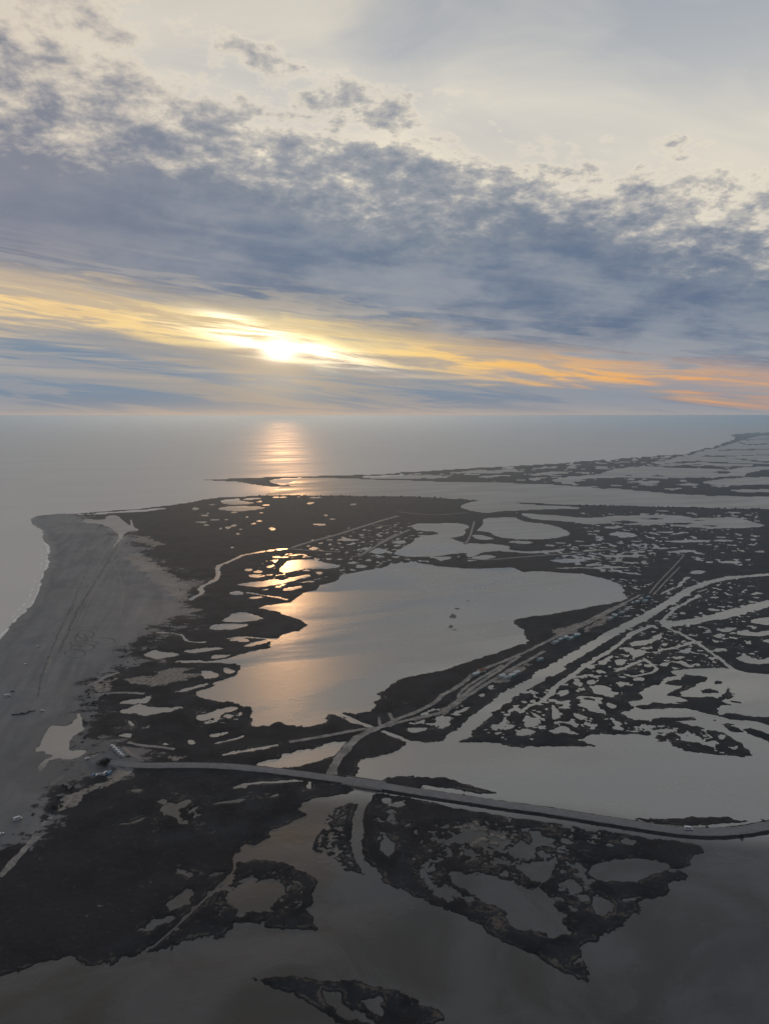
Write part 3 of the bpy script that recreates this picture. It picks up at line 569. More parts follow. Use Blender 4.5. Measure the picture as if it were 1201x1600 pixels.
def field(X, Y):
    """signed 'land' field in metres (positive: dry land) and cover weights"""
    dist = np.sqrt(X * X + Y * Y)
    # ragged outline: the survey is warped by noise, coarser further away
    wx = X + 3.6 * fbm(X, Y, 26.0, 5, 0.66, 11) + 0.004 * dist * fbm(X, Y, 120.0, 3, 0.5, 41)
    wy = Y + 3.6 * fbm(X, Y, 26.0, 5, 0.66, 71) + 0.010 * dist * fbm(X, Y, 120.0, 3, 0.5, 91)
    s = np.full(X.shape, -40.0, dtype=np.float32)

    def apply(poly, op, M, warp=True, xs=None, ys=None):
        x, y = (wx, wy) if warp else (X, Y)
        lo, hi = poly.min(0) - M - 8, poly.max(0) + M + 8
        k = np.nonzero((X > lo[0]) & (X < hi[0]) & (Y > lo[1]) & (Y < hi[1]))[0]
        if len(k) == 0:
            return
        d = np.clip(sdf(poly, x[k], y[k]), -40, 40)
        s[k] = np.maximum(s[k], d) if op == 'L' else np.minimum(s[k], -d)
    apply(FAR_LAND, 'L', 60)
    apply(MAIN_LAND, 'L', 60)
    for p in ISLANDS:
        apply(p, 'L', 40)
    # pans in the wet zones
    for poly, thr, sz in WET:
        lo, hi = poly.min(0) - 60, poly.max(0) + 60
        k = np.nonzero((X > lo[0]) & (X < hi[0]) & (Y > lo[1]) & (Y < hi[1]))[0]
        if len(k) == 0:
            continue
        x, y = X[k], Y[k]
        d = sdf(poly, x, y)
        n = fbm(x, y, sz, 4, 0.55, int(sz)) * 1.25
        edge = np.clip(1 - d / (sz * 1.2), 0, 2) * (0.55 if thr > 0.14 else 0.25)
        pan = (thr + edge - n) * sz * 0.55
        s[k] = np.minimum(s[k], np.where(d > -sz, np.maximum(pan, -6), 40))
    for p in WATERS:
        apply(p, 'W', 30)
    for line, w in STREAMS:
        lo, hi = line.min(0) - 40, line.max(0) + 40
        k = np.nonzero((X > lo[0]) & (X < hi[0]) & (Y > lo[1]) & (Y < hi[1]))[0]
        if len(k):
            d = polydist(line, wx[k], wy[k]) - w * 0.5 * (1 + 0.8 * fbm(X[k], Y[k], 18.0, 2, 0.5, 5))
            s[k] = np.minimum(s[k], d)
    for p in ISLETS:
        apply(p, 'L', 30)
    for line, w in CHANNELS:
        lo, hi = line.min(0) - 60, line.max(0) + 60
        k = np.nonzero((X > lo[0]) & (X < hi[0]) & (Y > lo[1]) & (Y < hi[1]))[0]
        if len(k):
            d = polydist(line, wx[k], wy[k]) - w * 0.5
            s[k] = np.minimum(s[k], d)
    # frayed edges everywhere but on the beach
    sand = sand_weight(X, Y)
    fray = 0.35 + 0.65 * np.clip(0.5 + 1.6 * fbm(X, Y, 90.0, 2, 0.5, 31), 0, 1)
    s += (1 - sand) * fray * (3.6 * fbm(X, Y, 11.0, 4, 0.68, 23) + 1.0 * fbm(X, Y, 2.6, 2, 0.5, 29)) * np.clip(1.25 - np.abs(s) / 12.0, 0.0, 1)
    s += sand * 2.0 * fbm(X, Y, 14.0, 3, 0.6, 37) * np.clip(1.2 - np.abs(s) / 14.0, 0.0, 1)
    # water courses stay open through the fraying
    for line, w in CHANNELS + STREAMS:
        lo, hi = line.min(0) - 30, line.max(0) + 30
        k = np.nonzero((X > lo[0]) & (X < hi[0]) & (Y > lo[1]) & (Y < hi[1]))[0]
        if len(k):
            d = polydist(line, X[k], Y[k]) - w * 0.42 * (1 + 0.9 * fbm(X[k], Y[k], 14.0, 3, 0.6, 15)) - 0.5
            s[k] = np.minimum(s[k], d)
    # causeway and track beds
    flat = np.zeros_like(s)
    road = np.zeros_like(s)
    lo, hi = ROAD.min(0) - 60, ROAD.max(0) + 60
    k = np.nonzero((X > lo[0]) & (X < hi[0]) & (Y > lo[1]) & (Y < hi[1]))[0]
    if len(k):
        d = polydist(ROAD, X[k], Y[k])
        bed = np.clip((ROAD_W * 0.5 + 3.6 - d) + 0.9 * fbm(X[k], Y[k], 6.0, 3, 0.6, 3), -40, 12)
        # the causeway is carried over the channel on a bridge
        gap = np.hypot((X[k] - BRIDGE[0]), (Y[k] - BRIDGE[1])) < 13.0
        bed = np.where(gap, np.minimum(bed, -3.0), bed)
        sk = np.where(gap & (d < 30), np.minimum(s[k], -3.0), s[k])
        s[k] = np.maximum(sk, bed)
        road[k] = np.where(gap, 0, np.clip((ROAD_W * 0.5 + 3.0 - d) / 2.2, 0, 1))
    lot = np.array([ground(*q) for q in LOT])
    k = np.nonzero((np.abs(X - lot[:, 0].mean()) < 120) & (np.abs(Y - lot[:, 1].mean()) < 120))[0]
    if len(k):
        d = sdf(lot, X[k], Y[k])
        s[k] = np.maximum(s[k], np.clip(d + 5, -40, 10))
        road[k] = np.maximum(road[k], np.clip((d + 4.0) / 3.0, 0, 1))
    for line, w in TRACKS:
        lo, hi = line.min(0) - 40, line.max(0) + 40
        k = np.nonzero((X > lo[0]) & (X < hi[0]) & (Y > lo[1]) & (Y < hi[1]))[0]
        if len(k):
            d = polydist(line, X[k], Y[k])
            cell = np.maximum(2.0, 0.004 * dist[k])
            s[k] = np.maximum(s[k], np.clip(w * 0.5 + 1.5 + 0.6 * fbm(X[k], Y[k], 6.0, 2, 0.5, 9) - d, -40, 6))
            flat[k] = np.maximum(flat[k], np.clip((w * 0.5 + 1.0 + cell - d) / cell, 0, 1))
    return s, sand, flat, road

def sand_weight(X, Y):
    out = np.zeros(X.shape, dtype=np.float32)
    for p in SAND:
        lo, hi = p.min(0) - 200, p.max(0) + 200
        k = np.nonzero((X > lo[0]) & (X < hi[0]) & (Y > lo[1]) & (Y < hi[1]))[0]
        if len(k):
            x, y = X[k], Y[k]
            d = sdf(p, x, y)
            d = d + 50 * fbm(x * 0.75, y, 70.0, 4, 0.6, 51) + 34 * fbm(x * 0.7, y, 13.0, 4, 0.65, 57)
            v = np.clip(d / 70.0 + 0.5, 0, 1)
            out[k] = np.maximum(out[k], v * v * (3 - 2 * v))
    return out

def pale_weight(X, Y):
    out = np.zeros(X.shape, dtype=np.float32)
    for p in PALE:
        lo, hi = p.min(0) - 60, p.max(0) + 60
        k = np.nonzero((X > lo[0]) & (X < hi[0]) & (Y > lo[1]) & (Y < hi[1]))[0]
        if len(k):
            x, y = X[k], Y[k]
            sc_ = 1.0 + (np.mean(p[:, 1]) > 1300) * 1.0
            d = sdf(p, x, y) + sc_ * (9 * fbm(x, y, 24.0, 4, 0.65, 61) - 1.5)
            v = np.clip(d / (5.0 * sc_) + 0.4, 0, 1)
            out[k] = np.maximum(out[k], v)
    return out

LOT = [(142, 1192), (150, 1186), (165, 1178), (177, 1167), (188, 1169), (200, 1180), (220, 1191), (212, 1196), (190, 1200), (165, 1199), (150, 1198)]
ROAD_Z, TRACK_Z = 1.25, 0.75
BRIDGE = ground(571, 1225.5)

def heights(X, Y):
    s, sand, flat, road = field(X, Y)
    up = np.where(s > 0, 1.0, 0.0)
    marsh = np.where(s > 0, 0.42 * (1 - np.exp(-np.maximum(s, 0) / 1.2)) + 0.10 * np.tanh(s / 12.0), 1.2 * np.tanh(s / 6.0))
    marsh = marsh + up * np.clip(s / 3.0, 0, 1) * (0.22 * fbm(X, Y, 5.0, 3, 0.6, 81) + 0.25 * fbm(X, Y, 40.0, 3, 0.5, 83) + 0.12)
    beach = np.where(s > 0, 1.1 * np.tanh(s / 60.0) + 0.05 * np.tanh(s), 1.2 * np.tanh(s / 12.0))
    beach = beach + up * np.clip(s / 30.0, 0, 1) * (0.35 * fbm(X, Y, 60.0, 3, 0.5, 87) + 0.10 * fbm(X, Y, 9.0, 3, 0.5, 89))
    z = marsh * (1 - sand) + beach * sand
    z = np.where(s > 0.3, np.maximum(z, 0.06), z)
    z = z * (1 - flat) + np.where(s > 0, TRACK_Z, z) * flat
    z = z * (1 - road) + ROAD_Z * road
    return z.astype(np.float32), s, sand, np.maximum(flat, road)

def height_at(x, y):
    return float(heights(np.array([float(x)]), np.array([float(y)]))[0][0])

# a fan-shaped net of survey lines: fine near the viewpoint, coarser towards the horizon
az = np.concatenate([np.linspace(-78, -31, 60, endpoint=False), np.linspace(-31, 31, 1060, endpoint=False), np.linspace(31, 78, 61)])
rows = [110.0]
while rows[-1] < 24000:
    d_ = rows[-1]
    rows.append(d_ + (3.0 if d_ < 300 else max(0.72, d_ * d_ / (739.0 * CAM_H) * 0.85)))
rows = np.array(rows)
AZ, RR = np.meshgrid(np.radians(az), rows)
GX, GY = (RR * np.sin(AZ)).ravel(), (RR * np.cos(AZ)).ravel()
nr, nc = len(rows), len(az)
GZ, GS_, GSAND, GFLAT = heights(GX, GY)
# the outer rim dives under the water
GPALE = pale_weight(GX, GY) * (GS_ > 0)
print("terrain grid", nr, nc, nr * nc)

def grid_mesh(name, X, Y, Z, nr, nc):
    me = bpy.data.meshes.new(name)
    nv = nr * nc
    me.vertices.add(nv)
    me.vertices.foreach_set("co", np.stack([X, Y, Z], axis=1).astype(np.float32).ravel())
    i = np.arange((nr - 1) * (nc - 1))
    r, c = i // (nc - 1), i % (nc - 1)
    a = r * nc + c
    q = np.stack([a, a + 1, a + nc + 1, a + nc], axis=1).astype(np.int32)[:, ::-1]
    q = q[:, ::-1]
    nf = len(q)
    me.loops.add(nf * 4)
    me.loops.foreach_set("vertex_index", q.ravel())
    me.polygons.add(nf)
    me.polygons.foreach_set("loop_start", (np.arange(nf) * 4).astype(np.int32))
    me.polygons.foreach_set("use_smooth", np.ones(nf, dtype=bool))
    me.update(calc_edges=True)
    return me

# ------------------------------------------------------------------ materials
def material(name):
    m = bpy.data.materials.new(name)
    m.use_nodes = True
    return m, NT(m.node_tree)

def finish(N, bsdf):
    o = N.n('ShaderNodeOutputMaterial')
    N.t.links.new(bsdf.outputs[0], o.inputs['Surface'])

def simple(name, col, rough=0.8, metal=0.0, var=0.25, scale=3.0):
    m, N = material(name)
    tc_ = N.n('ShaderNodeTexCoord')
    n1 = N.noise(tc_.outputs['Object'], scale, 5.0, 0.6)
    c = N.mix(N.step(n1, 0.3, 0.7), tuple(v * (1 - var) for v in col), tuple(min(1, v * (1 + var)) for v in col))
    b = N.n('ShaderNodeBsdfPrincipled')
    N.put(b.inputs['Base Color'], c)
    b.inputs['Roughness'].default_value = rough
    b.inputs['Metallic'].default_value = metal
    finish(N, b)
    return m

def attr(N, name):
    a = N.n('ShaderNodeAttribute', attribute_name=name)
    return a.outputs['Fac']

# land: salt-marsh scrub, beach sand, pale silt
mat_land, N = material("marsh_ground")
geo = N.n('ShaderNodeNewGeometry')
pos = geo.outputs['Position']
flatpos = N.xyz(N.sep(pos)[0], N.sep(pos)[1], 0.0)
n_big = N.noise(flatpos, 0.006, 4.0, 0.55)
n_mid = N.noise(flatpos, 0.035, 5.0, 0.6)
n_sm = N.noise(flatpos, 0.22, 5.0, 0.65)
n_tuft = N.noise(flatpos, 0.9, 3.0, 0.6)
veg = N.mix(N.step(n_mid, 0.35, 0.66), (0.008, 0.010, 0.014), (0.026, 0.030, 0.038))
veg = N.mix(N.mul(N.step(n_big, 0.42, 0.66), 0.7), veg, (0.028, 0.025, 0.028))
veg = N.mix(N.mul(N.step(n_tuft, 0.48, 0.7), 0.6), veg, (0.004, 0.005, 0.005))
veg = N.mix(N.mul(N.step(n_sm, 0.56, 0.74), 0.6), veg, (0.075, 0.072, 0.064))
sandc = N.mix(N.step(n_mid, 0.3, 0.7), (0.150, 0.160, 0.174), (0.192, 0.198, 0.208))
sandc = N.mix(N.mul(N.step(n_big, 0.44, 0.62), 0.55), sandc, (0.105, 0.114, 0.124))
sandc = N.mix(N.mul(N.step(n_sm, 0.60, 0.8), 0.4), sandc, (0.200, 0.190, 0.175))
silt = N.mix(N.step(n_sm, 0.35, 0.7), (0.20, 0.185, 0.165), (0.34, 0.32, 0.29))
a_sand, a_pale, a_wet = attr(N, "sand"), attr(N, "pale"), attr(N, "wet")
pale_f = N.step(N.add(a_pale, N.mul(N.sub(n_sm, 0.5), 2.0), N.mul(N.sub(n_mid, 0.5), 1.8)), 0.50, 0.92)
n_str = N.noise(N.xyz(N.add(N.mul(N.sep(pos)[0], 0.05), N.mul(N.sep(pos)[1], 0.012)), N.mul(N.sep(pos)[1], 0.006), 2.0), 1.0, 6.0, 0.65, 0.4)
sandc = N.mix(N.mul(N.step(n_str, 0.42, 0.62), 0.6), sandc, (0.098, 0.105, 0.115))
sandc = N.mix(N.mul(N.step(n_str, 0.40, 0.30), 0.5), sandc, (0.23, 0.225, 0.215))
sandf = N.step(N.add(a_sand, N.mul(N.sub(n_sm, 0.5), 1.5), N.mul(N.sub(n_mid, 0.5), 1.2)), 0.34, 0.62)
col = N.mix(sandf, veg, sandc)
col = N.mix(N.mul(pale_f, 0.8), col, silt)
a_shore = attr(N, "shore")
shoref = N.mul(a_sand, N.step(N.add(a_shore, N.mul(N.sub(n_mid, 0.5), 0.9)), 0.25, 0.8))
col = N.mix(N.mul(shoref, 0.65), col, (0.066, 0.072, 0.080))
a_mud = attr(N, "mud")
mudf = N.step(N.add(a_mud, N.mul(N.sub(n_mid, 0.5), 1.8), N.mul(N.sub(n_sm, 0.5), 1.2)), 0.75, 1.25)
col = N.mix(N.mul(mudf, 0.8), col, N.mix(n_tuft, (0.085, 0.074, 0.058), (0.13, 0.118, 0.10)))
col = N.mix(N.mul(a_wet, 0.6), col, (0.020, 0.018, 0.017))
bmp = N.n('ShaderNodeBump')
bmp.inputs['Strength'].default_value = 0.6
bmp.inputs['Distance'].default_value = 0.5
N.put(bmp.inputs['Height'], N.add(n_tuft, n_sm))
b = N.n('ShaderNodeBsdfPrincipled')
N.put(b.inputs['Base Color'], col)
N.put(b.inputs['Roughness'], N.lin(N.m('MAXIMUM', N.mul(a_sand, N.step(n_big, 0.40, 0.58), 0.75), shoref), -0.55, 0.95))
b.inputs['Specular IOR Level'].default_value = 0.16
N.put(b.inputs['Normal'], bmp.outputs[0])
finish(N, b)

ter_me = grid_mesh("marsh_terrain", GX, GY, GZ, nr, nc)
for nm, v in (("shore", np.clip(1 - GS_ / 38.0, 0, 1)), ("mud", np.clip(1 - np.abs(GS_ - 2.2) / 3.0, 0, 1) * (1 - GSAND) * (1 - GFLAT)), ("sand", GSAND), ("pale", GPALE), ("wet", np.clip(1 - GS_ / 2.0, 0, 1) * (1 - 0.4 * GSAND))):
    at_ = ter_me.attributes.new(nm, 'FLOAT', 'POINT')
    at_.data.foreach_set("value", v.astype(np.float32))
ter_me.materials.append(mat_land)
terrain = bpy.data.objects.new("marsh_terrain", ter_me)
terrain["kind"] = "structure"
COL.objects.link(terrain)

# ------------------------------------------------------------------ water
def water_material(name, rough_lo, rough_hi, wave, tint, lift_col, streak, chop):
    m, N = material(name)
    geo = N.n('ShaderNodeNewGeometry')
    p = geo.outputs['Position']
    x, y, _z = N.sep(p)
    fp = N.xyz(x, y, 0.0)
    # wind lanes, drawn out across the wind
    lane = N.noise(N.xyz(N.mul(N.add(N.mul(x, 0.94), N.mul(y, 0.34)), 0.30), N.sub(N.mul(y, 0.94), N.mul(x, 0.34)), 0.0), streak, 4.0, 0.55, 0.4)
    w1 = N.noise(fp, 0.05, 3.0, 0.6)
    w2 = N.noise(N.xyz(N.mul(x, 0.6), y, 3.0), 0.22, 4.0, 0.6)
    w3 = N.noise(fp, 0.8, 3.0, 0.6)
    shal = N.noise(fp, 0.012, 6.0, 0.62, 0.6)
    bmp = N.n('ShaderNodeBump')
    bmp.inputs['Strength'].default_value = 1.0
    bmp.inputs['Distance'].default_value = wave
    N.put(bmp.inputs['Height'], N.add(N.mul(w2, 2.2), N.mul(w3, 0.7), N.mul(w1, 1.2)))
    b = N.n('ShaderNodeBsdfPrincipled')
    # inland base colour lifted to imitate stronger sky reflection; near basin dark, weed-mottled
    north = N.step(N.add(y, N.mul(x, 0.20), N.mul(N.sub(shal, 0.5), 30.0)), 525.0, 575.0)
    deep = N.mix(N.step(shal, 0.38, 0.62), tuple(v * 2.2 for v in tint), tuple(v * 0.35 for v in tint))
    N.put(b.inputs['Base Color'], N.mix(north, deep, lift_col))
    rr = N.step(lane, 0.36, 0.64, rough_lo, rough_hi)
    rr = N.add(rr, N.step(y, 1500.0, 2300.0, 0.0, chop))       # the open river mouth is choppier
    N.put(b.inputs['Roughness'], rr)
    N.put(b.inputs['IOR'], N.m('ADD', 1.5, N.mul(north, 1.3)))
    N.put(b.inputs['Normal'], bmp.outputs[0])
    finish(N, b)
    return m

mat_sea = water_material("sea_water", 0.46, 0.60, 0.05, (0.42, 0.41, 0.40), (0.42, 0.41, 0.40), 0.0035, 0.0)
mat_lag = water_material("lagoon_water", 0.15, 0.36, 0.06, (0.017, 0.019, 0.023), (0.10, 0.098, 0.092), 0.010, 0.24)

SEAR = 66000.0
# seam between sea and inland water: along the beach crest, across the river mouth, then along the outer bar
SEAM = [ground(*q) for q in [(-430, 1480), (-120, 1230), (0, 1120), (60, 1000), (100, 930), (110, 860), (114, 812), (200, 803), (330, 786), (400, 780), (440, 760), (470, 747), (600, 745.6), (700, 736.5), (820, 729.5), (907, 724), (985, 718), (1045, 714), (1110, 701.5), (1143, 688.6), (1201, 677)]]

def water_sheet(name, verts, faces, mat):
    me = bpy.data.meshes.new(name)
    me.from_pydata([(x, y, 0.0) for x, y in verts], [], faces)
    me.update()
    me.materials.append(mat)
    o = bpy.data.objects.new(name, me)
    o["kind"] = "structure"
    COL.objects.link(o)
    return o
n_ = len(SEAM)
outer = [(SEAR * x / math.hypot(x, y), SEAR * y / math.hypot(x, y)) for x, y in SEAM]
sea = water_sheet("sea", SEAM + outer, [(i, i + 1, n_ + i + 1, n_ + i) for i in range(n_ - 1)][::1], mat_sea)
a0 = math.atan2(*SEAM[-1]); a1 = math.atan2(*SEAM[0]) + 2 * math.pi
rim = [(SEAR * math.sin(a0 + (a1 - a0) * k / 60), SEAR * math.cos(a0 + (a1 - a0) * k / 60)) for k in range(61)]
ring_ = SEAM + rim
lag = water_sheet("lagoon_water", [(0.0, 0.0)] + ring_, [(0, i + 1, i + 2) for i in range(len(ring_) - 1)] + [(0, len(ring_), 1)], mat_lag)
for o in (sea, lag):
    for p_ in o.data.polygons:
        pass
    if sum(p_.normal.z for p_ in o.data.polygons) < 0:
        o.data.flip_normals()

# ------------------------------------------------------------------ road and tracks as raised sheets
def ribbon(name, line, width, z, mat, jitter=0.0, seed=1, uvlen=True):
    line = np.asarray(line)
    # resample evenly
    seg = np.hypot(*(line[1:] - line[:-1]).T)
    t = np.concatenate([[0], np.cumsum(seg)])
    n = max(3, int(t[-1] / max(3.0, width * 0.5)))
    tt = np.linspace(0, t[-1], n + 1)
    px = np.interp(tt, t, line[:, 0]); py = np.interp(tt, t, line[:, 1])
    tx = np.gradient(px); ty = np.gradient(py)
    ln = np.hypot(tx, ty); nx, ny = -ty / ln, tx / ln
    jl = jitter * fbm(tt, tt * 0 + 3.3, 9.0, 3, 0.6, seed)
    jr = jitter * fbm(tt, tt * 0 + 7.7, 9.0, 3, 0.6, seed + 9)
    h = width * 0.5
    L_ = np.stack([px + nx * (h + jl), py + ny * (h + jl), np.full(n + 1, z)], 1)
    M_ = np.stack([px, py, np.full(n + 1, z + 0.05)], 1)
    R_ = np.stack([px - nx * (h + jr), py - ny * (h + jr), np.full(n + 1, z)], 1)
    v = np.concatenate([L_, M_, R_])
    k = n + 1
    f = []
    for i in range(n):
        f.append((i, i + k, i + k + 1, i + 1)); f.append((i + k, i + 2 * k, i + 2 * k + 1, i + k + 1))
    me = bpy.data.meshes.new(name)
    me.from_pydata(v.tolist(), [], f)
    if me.polygons[0].normal.z < 0:
        me.flip_normals()
    me.materials.append(mat)
    o = bpy.data.objects.new(name, me)
    o["kind"] = "structure"
    COL.objects.link(o)
    return o

def track_material(name, lo, hi, scale):
    m, N = material(name)
    geo = N.n('ShaderNodeNewGeometry')
    n1 = N.noise(geo.outputs['Position'], scale, 5.0, 0.65)
    n2 = N.noise(geo.outputs['Position'], scale * 8, 3.0, 0.6)
    b = N.n('ShaderNodeBsdfPrincipled')
    N.put(b.inputs['Base Color'], N.mix(N.step(N.add(N.mul(n1, 0.7), N.mul(n2, 0.3)), 0.36, 0.66), lo, hi))
    b.inputs['Roughness'].default_value = 0.9
    finish(N, b)
    return m
mat_road = track_material("worn_asphalt", (0.125, 0.132, 0.148), (0.175, 0.182, 0.196), 0.12)
mat_dirt = track_material("pale_dirt", (0.12, 0.12, 0.118), (0.30, 0.292, 0.275), 0.08)
mat_shld = track_material("gravel_shoulder", (0.10, 0.098, 0.095), (0.24, 0.23, 0.215), 0.25)
ribbon("causeway_shoulder", ROAD, ROAD_W + 1.6, ROAD_Z + 0.05, mat_shld, 0.6, 4)
ribbon("causeway_road", ROAD, ROAD_W, ROAD_Z + 0.16, mat_road, 0.15, 5)
for i, (line, w) in enumerate(TRACKS):
    ribbon("dirt_track", line, w, TRACK_Z + 0.10, mat_dirt, w * 0.28, 20 + i)

# ------------------------------------------------------------------ the air: one even haze
hz_me = bpy.data.meshes.new("haze")
S_, zt, zb = 72000.0, CAM_H + 3.0, -3.0
hz_me.from_pydata([(x, y, z) for z in (zb, zt) for x, y in ((-S_, -S_), (S_, -S_), (S_, S_), (-S_, S_))], [],
                  [(3, 2, 1, 0), (4, 5, 6, 7), (0, 1, 5, 4), (1, 2, 6, 5), (2, 3, 7, 6), (3, 0, 4, 7)])
hm, N = material("haze_air")
pvn = N.n('ShaderNodeVolumePrincipled')
pvn.inputs['Color'].default_value = (0.56, 0.78, 1.0, 1)
pvn.inputs['Density'].default_value = 1.0 / 15000.0
pvn.inputs['Anisotropy'].default_value = 0.68
o_ = N.n('ShaderNodeOutputMaterial')
hm.node_tree.links.new(pvn.outputs[0], o_.inputs['Volume'])
hz_me.materials.append(hm)
haze = bpy.data.objects.new("haze", hz_me)
haze["kind"] = "stuff"
COL.objects.link(haze)
# =====================================================================
#  THINGS
# =====================================================================
rng = random.Random(7)

def mat_plain(name, col, rough=0.6, metal=0.0, var=0.15, scale=2.0):
    return simple(name, col, rough, metal, var, scale)

M = {
    'white': mat_plain("white_paint", (0.55, 0.57, 0.60), 0.35), 'cream': mat_plain("cream_paint", (0.62, 0.57, 0.48), 0.7),
    'blue': mat_plain("blue_paint", (0.10, 0.20, 0.36), 0.35), 'dark': mat_plain("dark_paint", (0.018, 0.019, 0.022), 0.3),
    'grey': mat_plain("grey_paint", (0.26, 0.28, 0.30), 0.4), 'teal': mat_plain("teal_paint", (0.16, 0.33, 0.34), 0.55),
    'glass': mat_plain("dark_glass", (0.015, 0.018, 0.022), 0.08), 'rubber': mat_plain("tyre_rubber", (0.012, 0.012, 0.012), 0.85),
    'lamp': mat_plain("lamp_glass", (0.5, 0.5, 0.46), 0.2), 'wood': mat_plain("weathered_wood", (0.07, 0.06, 0.05), 0.9, var=0.5, scale=6.0),
    'driftwood': mat_plain("soaked_driftwood", (0.030, 0.027, 0.025), 0.8, var=0.5, scale=6.0), 'concrete': mat_plain("rough_concrete", (0.26, 0.25, 0.24), 0.9, var=0.3, scale=1.0),
    'redtile': mat_plain("red_tile", (0.17, 0.075, 0.05), 0.85, var=0.4, scale=4.0), 'tin': mat_plain("pale_tin", (0.40, 0.45, 0.47), 0.45, 0.4, var=0.3),
    'whitewash': mat_plain("faded_whitewash", (0.36, 0.37, 0.37), 0.85, var=0.4, scale=1.0),
    'bark': mat_plain("dark_bark", (0.035, 0.028, 0.022), 0.95), 'steel': mat_plain("galvanised_steel", (0.30, 0.31, 0.32), 0.45, 0.7),
    'leaf': mat_plain("tamarisk_leaf", (0.022, 0.024, 0.018), 0.9, var=0.5, scale=1.2), 'leaf2': mat_plain("saltbush_leaf", (0.020, 0.020, 0.018), 0.95, var=0.5, scale=1.5),
}

def tag(o, label=None, cat=None, group=None, kind=None):
    if label: o["label"] = label
    if cat: o["category"] = cat
    if group: o["group"] = group
    if kind: o["kind"] = kind
    return o

def empty(name, x, y, z, rz=0.0):
    o = bpy.data.objects.new(name, None)
    o.location = (x, y, z); o.rotation_euler = (0, 0, rz)
    COL.objects.link(o)
    return o

class MB:
    """collects simple solids in one mesh"""
    def __init__(self):
        self.v, self.f = [], []
    def box(self, x0, x1, y0, y1, z0, z1, tx=0.0, ty=0.0):
        """box whose top is drawn in by tx, ty"""
        k = len(self.v)
        self.v += [(x0, y0, z0), (x1, y0, z0), (x1, y1, z0), (x0, y1, z0), (x0 + tx, y0 + ty, z1), (x1 - tx, y0 + ty, z1), (x1 - tx, y1 - ty, z1), (x0 + tx, y1 - ty, z1)]
        self.f += [tuple(k + i for i in q) for q in ((3, 2, 1, 0), (4, 5, 6, 7), (0, 1, 5, 4), (1, 2, 6, 5), (2, 3, 7, 6), (3, 0, 4, 7))]
        return self
    def prism(self, prof, y0, y1, inset=0.0):
        """profile in x-z, extruded along y; the ends may be drawn in"""
        k = len(self.v); n = len(prof)
        self.v += [(x, y0, z) for x, z in prof] + [(x, y1, z) for x, z in prof]
        self.f.append(tuple(k + i for i in range(n)))
        self.f.append(tuple(k + n + i for i in reversed(range(n))))
        for i in range(n):
            j = (i + 1) % n
            self.f.append((k + j, k + i, k + n + i, k + n + j))
        return self
    def cyl(self, c, axis, r, h, n=12, r2=None):
        k = len(self.v); r2 = r if r2 is None else r2
        for rr, t in ((r, -h / 2), (r2, h / 2)):
            for i in range(n):
                a = 2 * math.pi * i / n
                p = (rr * math.cos(a), rr * math.sin(a))
                q = {'x': (t, p[0], p[1]), 'y': (p[0], t, p[1]), 'z': (p[0], p[1], t)}[axis]
                self.v.append((c[0] + q[0], c[1] + q[1], c[2] + q[2]))
        self.f.append(tuple(k + i for i in reversed(range(n)))); self.f.append(tuple(k + n + i for i in range(n)))
        for i in range(n):
            j = (i + 1) % n
            self.f.append((k + i, k + j, k + n + j, k + n + i))
        return self
    def tube(self, pts, radii, n=6):
        rings = []
        for i, p in enumerate(pts):
            d = Vector(pts[min(i + 1, len(pts) - 1)]) - Vector(pts[max(i - 1, 0)])
            q = d.to_track_quat('Z', 'Y')
            k = len(self.v)
            for j in range(n):
                a = 2 * math.pi * j / n
                w = q @ Vector((radii[i] * math.cos(a), radii[i] * math.sin(a), 0))
                self.v.append(tuple(Vector(p) + w))
            rings.append(k)
        for a, b_ in zip(rings, rings[1:]):
            for j in range(n):
                m = (j + 1) % n
                self.f.append((a + j, a + m, b_ + m, b_ + j))
        self.f.append(tuple(rings[0] + j for j in reversed(range(n)))); self.f.append(tuple(rings[-1] + j for j in range(n)))
        return self
    def build(self, name, mat, parent=None, smooth=False, fix=True):
        me = bpy.data.meshes.new(name)
        me.from_pydata(self.v, [], self.f)
        if fix:
            bm = bmesh.new(); bm.from_mesh(me)
            bmesh.ops.recalc_face_normals(bm, faces=bm.faces[:])
            bm.to_mesh(me); bm.free()
        if smooth:
            for p in me.polygons: p.use_smooth = True
        me.materials.append(mat)
        o = bpy.data.objects.new(name, me)
        if parent: o.parent = parent
        COL.objects.link(o)
        return o

KIDS = {}
def copy_tree(o, parent=None):
    c = o.copy()
    COL.objects.link(c)
    if parent: c.parent = parent
    for ch in list(o.children):
        copy_tree(ch, c)
    return c

